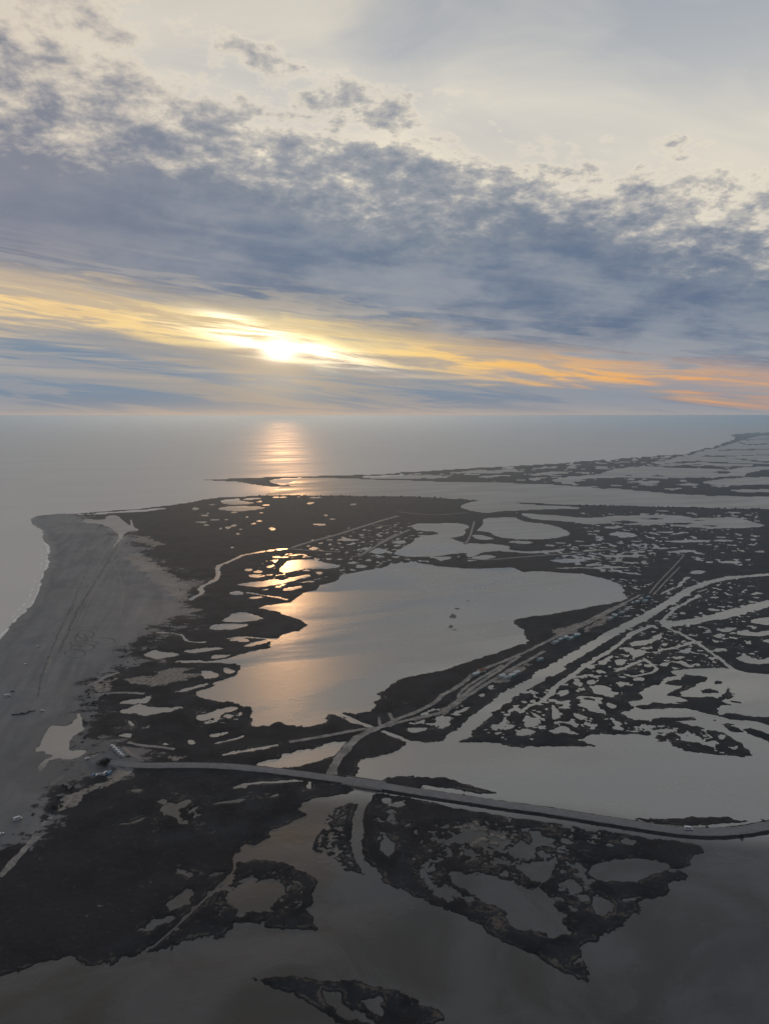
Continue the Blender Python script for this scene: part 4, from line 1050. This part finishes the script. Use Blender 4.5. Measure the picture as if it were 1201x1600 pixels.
# ------------------------------------------------------------------ vehicles (front towards +x)
def make_vehicle(name, kind, paint):
    r = empty(name, 0, 0, 0)
    if kind == 'car':
        Lh, Wd = 2.15, 0.88
        prof = [(-2.15, 0.30), (2.15, 0.30), (2.18, 0.62), (2.05, 0.80), (1.05, 0.95), (0.35, 1.42), (-1.15, 1.46), (-1.95, 1.02), (-2.16, 0.90)]
        ws = [(1.02, 0.98), (1.06, 1.0), (0.42, 1.42), (0.36, 1.42)]
        side = (-1.55, 0.70, 1.0, 1.36, 0.30); wb, wr = 1.32, 0.32
    else:
        Lh, Wd = 2.9, 1.02
        prof = [(-2.95, 0.42), (2.95, 0.42), (3.0, 0.85), (2.85, 1.15), (2.25, 1.35), (1.75, 2.25), (1.55, 2.62), (-2.85, 2.68), (-2.98, 2.4)]
        ws = [(2.24, 1.40), (2.29, 1.41), (1.80, 2.24), (1.74, 2.24)]
        side = (-1.9, 1.35, 1.55, 2.15, 0.10); wb, wr = 1.85, 0.36
    b_ = MB(); b_.prism(prof, -Wd, Wd); body = b_.build('body', paint, r)
    bev = body.modifiers.new("bevel", 'BEVEL'); bev.width = 0.07; bev.segments = 2; bev.limit_method = 'ANGLE'
    w_ = MB(); w_.prism(ws, -Wd * 0.86, Wd * 0.86); w_.build('windscreen', M['glass'], r)
    x0, x1, z0, z1, sl = side
    for sgn in (-1, 1):
        y = sgn * Wd
        s_ = MB(); s_.prism([(x0, z0), (x1, z0), (x1 - sl, z1), (x0 + sl * 0.8, z1)], min(y - 0.012, y + 0.012), max(y - 0.012, y + 0.012))
        s_.build('side_window', M['glass'], r)
        for xx in (-wb, wb):
            wm = MB(); wm.cyl((xx, sgn * (Wd - 0.09), wr), 'y', wr, 0.22, 14); wh = wm.build('wheel', M['rubber'], r)
            hm_ = MB(); hm_.cyl((xx, sgn * (Wd + 0.012), wr), 'y', wr * 0.55, 0.03, 10); hm_.build('hub_cap', M['steel'], wh)
        hl = MB(); hl.box(prof[2][0] - 0.10, prof[2][0] + 0.02, sgn * Wd * 0.62 - 0.16, sgn * Wd * 0.62 + 0.16, 0.60 if kind == 'car' else 0.86, 0.74 if kind == 'car' else 1.06)
        hl.build('headlight', M['lamp'], r)
    if kind == 'camper':
        a_ = MB(); a_.box(-2.2, -1.0, -0.5, 0.5, 2.66, 2.82, 0.1, 0.1); a_.build('roof_hatch', M['grey'], r)
        a_ = MB(); a_.box(-2.6, 0.6, -Wd - 0.12, -Wd, 2.30, 2.46); a_.build('awning_case', M['tin'], r)
    return r

PROTO = {}
def vehicle(name, kind, paint, px, py, heading, label, cat, group=None, z=None):
    key = (kind, paint)
    if key not in PROTO:
        o = PROTO[key] = make_vehicle(name, kind, M[paint])
    else:
        o = copy_tree(PROTO[key])
        o.name = name
    x, y = ground(px, py)
    o.location = (x, y, (height_at(x, y) if z is None else z) - 0.02)
    o.rotation_euler = (0, 0, R(heading))
    if "group" in o: del o["group"]
    tag(o, label, cat, group)
    return o

LOT_Z = ROAD_Z + 0.14
row = [("at the seaward end of", 176, 1170.5), ("second from the sea in", 179.5, 1174), ("in the middle of", 183, 1177.5), ("second from the road in", 186.5, 1181), ("nearest the road in", 190, 1184.5)]
for w, px, py in row:
    vehicle("campervan", 'camper', 'white', px, py, 150, "white campervan " + w + " the slanting row on the gravel lot", "campervan", "campervans parked on the gravel lot", LOT_Z)
vehicle("parked_car", 'car', 'dark', 173, 1189, 95, "dark car parked alone on the gravel lot beside the road end", "car", None, LOT_Z)
vehicle("parked_car", 'car', 'dark', 201, 1184.5, 20, "dark car parked just right of the campervan row", "car", None, LOT_Z)
vehicle("parked_car", 'car', 'white', 137, 1187, 40, "white car parked on sand at the left edge of the gravel lot", "car")
for w, pt, kd, px in (("blue car at the left end of", 'blue', 'car', 147), ("white car second from the left in", 'white', 'car', 153), ("grey car in the middle of", 'grey', 'car', 159), ("white van second from the right in", 'white', 'van', 165.5), ("blue van at the right end of", 'blue', 'van', 172)):
    vehicle("parked_van" if kd == 'van' else "parked_car", kd, pt, px, 1212 - (px - 147) * 0.05, 80 + rng.uniform(-6, 6), w + " the row below the lone tree", "van" if kd == 'van' else "car", "vehicles parked below the lone tree")
for nm, kd, pt, px, py, hd, lab in (
    ("parked_van", 'van', 'white', 12.5, 1089, 35, "white van parked on wet sand near the water line"),
    ("parked_car", 'car', 'dark', 20.5, 1081.5, 20, "dark car standing on the sand next to the white van"),
    ("parked_car", 'car', 'white', 67, 1112, 10, "white car on open sand to the right of the driftwood logs"),
    ("parked_van", 'van', 'white', 28.5, 1282.5, 40, "white van parked on sand at the foot of the dunes"),
    ("parked_car", 'car', 'white', 2, 1305.5, 50, "white car by the dune foot at the far left edge"),
    ("parked_car", 'car', 'white', 60, 1011, 60, "small white car far up the beach above the wheel ruts"),
    ("parked_car", 'car', 'white', 41, 1039, 70, "small white car on the beach between the shore and the ruts"),
):
    vehicle(nm, kd, pt, px, py, hd, lab, "van" if kd == 'van' else "car", "vehicles standing on the beach")
_x, _y = ground(1075, 1299.5)
vehicle("moving_van", 'van', 'white', 1075, 1299.5, -8, "white van driving along the bend of the causeway", "van", None, ROAD_Z + 0.20)

# ------------------------------------------------------------------ gravel lot at the road end
lot_pts = [ground(*q) for q in LOT]
bm = bmesh.new()
f_ = bm.faces.new([bm.verts.new((x, y, ROAD_Z + 0.10)) for x, y in lot_pts])
bmesh.ops.triangulate(bm, faces=[f_]); bmesh.ops.recalc_face_normals(bm, faces=bm.faces[:])
me_ = bpy.data.meshes.new("gravel_lot"); bm.to_mesh(me_); bm.free()
if me_.polygons[0].normal.z < 0: me_.flip_normals()
me_.materials.append(track_material("blue_gravel", (0.085, 0.092, 0.105), (0.135, 0.142, 0.155), 0.3))
lot_o = bpy.data.objects.new("gravel_lot", me_); lot_o["kind"] = "structure"; COL.objects.link(lot_o)

# ------------------------------------------------------------------ bridge that carries the causeway over the channel
k_ = int(np.argmin(np.hypot(ROAD[:, 0] - BRIDGE[0], ROAD[:, 1] - BRIDGE[1])))
d_ = ROAD[min(k_ + 2, len(ROAD) - 1)] - ROAD[max(k_ - 2, 0)]
br = tag(empty("road_bridge", ROAD[k_][0], ROAD[k_][1], 0.0, math.atan2(d_[1], d_[0])), "low concrete road bridge carrying the causeway over the narrow channel", "bridge")
m_ = MB(); m_.box(-17, 17, -6.9, 6.9, ROAD_Z - 0.75, ROAD_Z + 0.03); m_.build('deck', M['concrete'], br)
for sg in (-1, 1):
    m_ = MB(); m_.box(-17, 17, sg * 6.72 - 0.14, sg * 6.72 + 0.14, ROAD_Z + 0.03, ROAD_Z + 0.85); m_.build('parapet', M['concrete'], br)
for xx in (-8, 0, 8):
    m_ = MB(); m_.box(xx - 0.5, xx + 0.5, -6.2, 6.2, -1.4, ROAD_Z - 0.75); m_.build('pier', M['concrete'], br)

# ------------------------------------------------------------------ sluices on the lake outlets
def sluice(px, py, rz, label):
    x, y = ground(px, py)
    r = tag(empty("sluice_gate", x, y, 0.0, R(rz)), label, "sluice", "sluices between the lakes")
    for xx in (-7, 0, 7):
        a_ = MB(); a_.box(xx - 0.7, xx + 0.7, -3.2, 3.2, -1.2, 3.2, 0.1, 0.2); a_.build('pier', M['concrete'], r)
    for xx in (-3.5, 3.5):
        a_ = MB(); a_.box(xx - 2.75, xx + 2.75, -0.15, 0.15, -0.8, 2.0); g_ = a_.build('gate_leaf', M['steel'], r)
        a_ = MB(); a_.cyl((xx, 0, 3.2), 'z', 0.12, 2.4, 8); a_.build('lifting_screw', M['steel'], g_)
    a_ = MB(); a_.box(-8.2, 8.2, -2.0, 2.0, 3.2, 3.55); a_.build('deck', M['concrete'], r)
sluice(716, 872, 80, "concrete sluice on the neck between the central lagoon and the lake behind")
sluice(807, 803, 75, "far concrete sluice on the dam by the long shallow lake")

# ------------------------------------------------------------------ cabins along the dirt track
CAB = [(783, 1059), (791, 1061.5), (799, 1058), (806, 1054), (742, 1056), (752, 1050), (843, 1033), (866, 1006), (874, 1002), (882, 998), (890, 1000), (900, 995), (952, 969), (960, 964), (970, 960), (978, 955), (994, 942), (1000, 938), (1007, 941), (1011, 935)]
CAB.sort()
ORD = ["first", "second", "third", "fourth", "fifth", "sixth", "seventh", "eighth", "ninth", "tenth", "eleventh", "twelfth", "thirteenth", "fourteenth", "fifteenth", "sixteenth", "seventeenth", "eighteenth", "nineteenth", "twentieth"]
def cabin(i, px, py):
    x, y = ground(px, py)
    wn, rn = rng.choice([('whitewash', 'tin'), ('teal', 'tin'), ('whitewash', 'teal'), ('cream', 'redtile'), ('whitewash', 'grey'), ('grey', 'tin'), ('blue', 'grey'), ('teal', 'grey')])
    cn = {'whitewash': 'whitewashed', 'teal': 'teal', 'cream': 'cream', 'grey': 'grey', 'blue': 'blue', 'tin': 'pale tin', 'redtile': 'red tiled'}
    r = empty("cabin", x, y, max(0.15, height_at(x, y)), R(38 + rng.uniform(-14, 14)))
    lab = f"{cn[wn]} cabin with {cn[rn]} roof, {ORD[i]} along the dirt track counted from the crossing"
    tag(r, lab, "cabin", "cabins along the dirt track")
    lx, ly, h, rh = rng.uniform(3.2, 5.2), rng.uniform(2.1, 3.0), rng.uniform(2.4, 3.0), rng.uniform(0.9, 1.5)
    a_ = MB(); a_.prism([(-ly, -0.6), (ly, -0.6), (ly, h), (0, h + rh), (-ly, h)], -lx, lx)
    wl = a_.build('wall', M[wn], r); wl.rotation_euler = (0, 0, R(90))
    a_ = MB(); o_ = 0.35; t_ = 0.16; sl = rh / ly
    a_.prism([(-ly - o_, h - o_ * sl + 0.02), (0, h + rh + 0.02), (ly + o_, h - o_ * sl + 0.02), (ly + o_, h - o_ * sl + t_), (0, h + rh + t_), (-ly - o_, h - o_ * sl + t_)], -lx - o_, lx + o_)
    rf = a_.build('roof', M[rn], r); rf.rotation_euler = (0, 0, R(90))
    a_ = MB(); a_.box(-0.3, 0.3, -lx * 0.4 - 0.3, -lx * 0.4 + 0.3, h + rh * 0.5, h + rh + 0.9); ch = a_.build('chimney', M['concrete'], rf)
    for sg in (-1, 1):
        a_ = MB(); a_.box(-0.5, 0.5, sg * ly - 0.05, sg * ly + 0.05, -0.1, 2.0); d0 = a_.build('door', M['wood'], r)
        for xx in (-lx * 0.55, lx * 0.55):
            a_ = MB(); a_.box(xx - 0.65, xx + 0.65, sg * ly - 0.05, sg * ly + 0.05, 1.0, 2.1); wd = a_.build('window', M['wood'], r)
            a_ = MB(); a_.box(xx - 0.55, xx + 0.55, sg * ly - 0.07, sg * ly + 0.07, 1.1, 2.0); a_.build('pane', M['glass'], wd)
for i, (px, py) in enumerate(CAB):
    cabin(i, px, py)

# ------------------------------------------------------------------ driftwood on the wet sand
def log(px, py, rz, ln, rad, label):
    x, y = ground(px, py)
    r_ = MB()
    n = 7
    pts = [((k / (n - 1) - 0.5) * ln, 0.3 * math.sin(k * 1.3), rad * 0.8 + 0.10 * math.sin(k * 2.1)) for k in range(n)]
    r_.tube(pts, [rad * (1.0 - 0.5 * k / (n - 1)) for k in range(n)], 8)
    for k in (2, 4):
        p = pts[k]
        r_.tube([p, (p[0] + 0.7, p[1] + 0.8, p[2] + 0.7), (p[0] + 1.0, p[1] + 1.4, p[2] + 1.0)], [rad * 0.4, rad * 0.28, rad * 0.1], 5)
    o = r_.build("driftwood_log", M['driftwood'], None, True)
    o.location = (x, y, height_at(x, y)); o.rotation_euler = (0, 0, R(rz))
    tag(o, label, "driftwood", "driftwood logs on the beach")
log(30, 1118, 12, 13.0, 0.75, "long dark driftwood log lying on wet sand, nearest the shore of the three")
log(39, 1116, 4, 9.0, 0.7, "middle one of three dark driftwood logs on wet sand")
log(50, 1113, 20, 8.0, 0.7, "dark driftwood log nearest the white car on the sand")

# ------------------------------------------------------------------ shrubs and the lone tree
def leaf_cloud(n, rx, ry, rz, z0, size, seed):
    g = random.Random(seed)
    v, f = [], []
    lobes = [(g.uniform(-.55, .55) * rx, g.uniform(-.55, .55) * ry, g.uniform(0.25, 0.85) * rz, g.uniform(0.35, 0.6)) for _ in range(7)]
    for _ in range(n):
        lx, ly, lz, lr = g.choice(lobes)
        d = Vector((g.gauss(0, 1), g.gauss(0, 1), g.gauss(0, 1))).normalized() * (g.random() ** 0.4) * lr
        c = Vector((lx + d.x * rx, ly + d.y * ry, z0 + max(0.02, lz + d.z * rz)))
        a = Vector((g.gauss(0, 1), g.gauss(0, 1), g.gauss(0, 1))).normalized() * size * g.uniform(0.5, 1.2)
        b_ = a.cross(Vector((g.gauss(0, 1), g.gauss(0, 1), g.gauss(0, 1)))).normalized() * size * g.uniform(0.3, 0.7)
        k = len(v)
        v += [tuple(c - a), tuple(c + b_), tuple(c + a), tuple(c - b_)]
        f.append((k, k + 1, k + 2, k + 3))
    m = MB(); m.v, m.f = v, f
    return m

def make_shrub(seed):
    r = empty("low_shrub", 0, 0, 0)
    m = leaf_cloud(220, 1.5, 1.5, 1.5, 0.0, 0.26, seed)
    m.build('crown', M['leaf2'], r, fix=False)
    t = MB(); t.tube([(0, 0, -0.3), (0.05, 0, 0.4), (0.1, 0.1, 0.9)], [0.10, 0.07, 0.03], 5)
    t.tube([(0, 0, 0.1), (-0.3, 0.2, 0.8)], [0.06, 0.02], 5); t.build('trunk', M['bark'], r)
    return r
SHR = [make_shrub(s_) for s_ in (11, 12, 13)]
_used = [False] * 3
def shrub(x, y, z, sc_, label, group):
    i = rng.randrange(3)
    o = copy_tree(SHR[i]) if _used[i] else SHR[i]
    _used[i] = True
    o.location = (x, y, z); o.rotation_euler = (0, 0, rng.uniform(0, 6.28)); o.scale = (sc_ * rng.uniform(0.9, 1.3), sc_ * rng.uniform(0.9, 1.3), sc_)
    tag(o, label, "shrub", group)

seg_ = np.hypot(*(ROAD[1:] - ROAD[:-1]).T); tl = np.concatenate([[0], np.cumsum(seg_)])
def road_pt(px):
    gx = np.array([ground(px, 1290)[0]])
    return px
def along(t, off):
    x = np.interp(t, tl, ROAD[:, 0]); y = np.interp(t, tl, ROAD[:, 1])
    x2 = np.interp(t + 2, tl, ROAD[:, 0]); y2 = np.interp(t + 2, tl, ROAD[:, 1])
    ln = math.hypot(x2 - x, y2 - y)
    return x - (y2 - y) / ln * off, y + (x2 - x) / ln * off
t_end = tl[np.argmin(np.abs(ROAD[:, 0] - ground(1201, 1292)[0]))] + 20
n_s = 0
t = 160.0
while t < t_end and n_s < 110:
    side = -1 if rng.random() < 0.7 else 1
    x, y = along(t, side * (ROAD_W * 0.5 + rng.uniform(2.6, 4.4)))
    z = height_at(x, y)
    if z > 0.3 and math.hypot(x - BRIDGE[0], y - BRIDGE[1]) > 22:
        near = t > t_end - 150
        shrub(x, y, z - 0.1, rng.uniform(0.5, 1.0) * (1.2 if near else 0.8), "low dark shrub on the grassy bank of the causeway", "shrubs on the causeway bank")
        n_s += 1
    t += rng.uniform(2.5, 6.5) if t > t_end - 150 else rng.uniform(5, 16)

# clumps along the river banks and the marsh rim
for k in range(44):
    px = rng.uniform(400, 740); py = np.interp(px, [400, 440, 500, 600, 640, 690, 720, 740], [775.2, 774.9, 775.3, 776.2, 776.3, 778.7, 780.6, 781.6])
    x, y = ground(px, py + rng.uniform(0.0, 0.5)); z = height_at(x, y)
    if z > 0.1:
        shrub(x, y, z - 0.1, rng.uniform(1.6, 3.2), "tamarisk bush on the south bank of the river", "bushes along the south river bank")
for k in range(44):
    px = rng.uniform(905, 1200); py = np.interp(px, [900, 960, 1010, 1070, 1130, 1200], [790.4, 790.6, 792.1, 793.7, 795.1, 796.5])
    x, y = ground(px, py + rng.uniform(0.0, 0.6)); z = height_at(x, y)
    if z > 0.1:
        shrub(x, y, z - 0.1, rng.uniform(1.6, 3.0), "tamarisk bush on the bank east of the river bay", "bushes along the eastern river bank")
# clumps on the dune fringe
for k in range(70):
    u = rng.random()
    px = np.interp(u, [0, .3, .55, .8, 1], [60, 110, 140, 190, 260]) + rng.uniform(-14, 18)
    py = np.interp(u, [0, .3, .55, .8, 1], [1275, 1215, 1095, 1040, 985]) + rng.uniform(-12, 14)
    x, y = ground(px, py); z = height_at(x, y)
    if z > 0.25:
        shrub(x, y, z - 0.1, rng.uniform(0.5, 1.3), "dune shrub on the fringe between sand and marsh", "shrubs on the dune fringe")

x, y = ground(163, 1199.5)
z = height_at(x, y)
tr = tag(empty("tamarisk_tree", x, y, z), "lone dark spreading tree between the road end and the parked row", "tree")
m = leaf_cloud(2600, 6.2, 4.5, 4.6, 1.6, 0.42, 5); m.build('crown', M['leaf'], tr, fix=False)
t_ = MB(); t_.tube([(0, 0, -0.4), (0.1, 0.1, 1.2), (0.3, 0.1, 2.6)], [0.42, 0.34, 0.24], 8)
for k in range(6):
    a = k * 1.05
    t_.tube([(0.2, 0.1, 1.4 + 0.15 * k), (1.6 * math.cos(a), 1.3 * math.sin(a), 2.9 + 0.2 * k), (3.6 * math.cos(a), 2.8 * math.sin(a), 4.2)], [0.2, 0.13, 0.05], 6)
t_.build('trunk', M['bark'], tr)

# ------------------------------------------------------------------ wheel ruts on the beach, surf, weed
def draped(name, line, width, mat, lift, kind, jitter=0.2, seed=1, gaps=0.0, closed=False):
    line = np.asarray(line)
    if closed: line = np.vstack([line, line[:1]])
    seg = np.hypot(*(line[1:] - line[:-1]).T); tt0 = np.concatenate([[0], np.cumsum(seg)])
    n = max(4, int(tt0[-1] / 4.0)); tt = np.linspace(0, tt0[-1], n + 1)
    px = np.interp(tt, tt0, line[:, 0]); py = np.interp(tt, tt0, line[:, 1])
    tx, ty = np.gradient(px), np.gradient(py); ln = np.hypot(tx, ty) + 1e-9
    nx, ny = -ty / ln, tx / ln
    off = 0.8 * width * fbm(tt, tt * 0 + seed, 40.0, 3, 0.5, seed)
    h = width * 0.5 * np.clip(1 + jitter * 2 * fbm(tt, tt * 0 + 5.5 + seed, 12.0, 3, 0.6, seed + 3), 0.1, 2)
    xs = np.concatenate([px + nx * (off + h), px + nx * (off - h)]); ys = np.concatenate([py + ny * (off + h), py + ny * (off - h)])
    zs = (np.zeros_like(xs) if lift is None else heights(xs, ys)[0]) + (0.03 if lift is None else lift)
    keep = fbm(tt, tt * 0 + 2.2 * seed, 30.0, 3, 0.6, seed + 7) > -0.5 + gaps
    k = n + 1
    f = [(i, i + 1, i + 1 + k, i + k) for i in range(n) if keep[i]]
    if not f: return
    m = MB(); m.v = [tuple(q) for q in np.stack([xs, ys, zs], 1).tolist()]; m.f = f
    o = m.build(name, mat, None, False, False)
    if o.data.polygons[0].normal.z < 0: o.data.flip_normals()
    o["kind"] = kind
    return o

mat_rut = track_material("damp_rut_sand", (0.070, 0.074, 0.080), (0.105, 0.110, 0.118), 0.2)
mat_rut2 = track_material("pale_rut_sand", (0.16, 0.15, 0.14), (0.24, 0.225, 0.205), 0.2)
def pl(s): return chaikin(gpoly(s), 2, False)
draped("wheel_rut", pl("187,846 178,862 165,884 152,905 138,928 124,950 112,975 104,996 92,1020"), 3.0, mat_rut, 0.10, "structure", 0.5, 2, 0.1)
draped("wheel_rut", pl("190,850 178,872 162,900 148,925 134,950 122,978"), 2.2, mat_rut2, 0.10, "structure", 0.5, 3, 0.2)
draped("wheel_rut", pl("150,860 130,905 112,950 92,990 70,1040 58,1090"), 2.0, mat_rut, 0.10, "structure", 0.5, 4, 0.3)
draped("wheel_rut", pl("172,850 150,890 128,930 108,970 84,1020 70,1060"), 2.4, mat_rut2, 0.10, "structure", 0.5, 6, 0.3)
draped("wheel_rut", pl("110,830 150,850 180,880 195,920 188,960"), 2.0, mat_rut2, 0.10, "structure", 0.5, 8, 0.3)
for i, (cx0, cy0, rx0, ry0) in enumerate([(134, 992, 13, 6.5), (131, 1012, 17, 6), (118, 1022, 16, 6.5), (132, 1006, 22, 4), (127, 998, 9, 8), (160, 1003, 20, 6), (118, 1013, 8, 4)]):
    a0 = i * 0.9; n = 26; arc = 6.6 if i not in (5,) else 3.4
    ln_ = np.array([ground(cx0 + rx0 * math.cos(a0 + arc * k / n), cy0 + ry0 * math.sin(a0 + arc * k / n)) for k in range(n + 1)])
    draped("wheel_rut", ln_, 2.2, mat_rut, 0.12, "structure", 0.35, 30 + i, 0.05)

mat_foam = simple("surf_foam", (0.70, 0.71, 0.72), 0.8, 0.0, 0.2, 0.6)
draped("surf_foam", pl("66,838 70,848 75,853 76.5,863 74.5,880 71.5,893 64.5,905 62.5,920 54.5,940 39.5,955 29.5,965 14.5,982 -1,998 -30,1022"), 4.5, mat_foam, None, "stuff", 0.9, 40, 0.30)
draped("surf_foam", pl("60,850 66,860 66,880 62,895 55,908 52,922 44,938 28,955 12,972 -10,990"), 2.6, mat_foam, None, "stuff", 0.9, 45, 0.55)
draped("surf_foam", pl("48,806 60,803.5 90,801 130,799.4 180,796 225,792.6"), 5.0, mat_foam, None, "stuff", 0.9, 47, 0.45)

mat_weed = simple("weed_mat", (0.030, 0.034, 0.036), 0.7, 0.0, 0.4, 0.15)
def weed(px, py, rx, ry, seed):
    n = 40; cx0, cy0 = ground(px, py)
    a = np.linspace(0, 2 * math.pi, n, endpoint=False)
    q = np.array([ground(px + rx * math.cos(t), py + ry * math.sin(t)) for t in a])
    rr = 0.75 + 0.75 * fbm(np.cos(a) * 3 + seed, np.sin(a) * 3, 1.0, 4, 0.6, seed)
    v = [(cx0, cy0, 0.012)] + [(cx0 + (x - cx0) * r_, cy0 + (y - cy0) * r_, 0.012) for (x, y), r_ in zip(q.tolist(), rr)]
    m = MB(); m.v = v; m.f = [(0, 1 + i, 1 + (i + 1) % n) for i in range(n)]
    o = m.build("weed_bed", mat_weed, None, False, False)
    if o.data.polygons[0].normal.z < 0: o.data.flip_normals()
    o["kind"] = "stuff"
for i, (a_, b__, c_, e_) in enumerate([(714, 951, 5, 1.6), (707, 963, 7, 5), (704, 979, 5, 3.5), (709, 984, 5, 1), (731, 939, 2, 1)]):
    weed(a_, b__, c_, e_, 60 + i)
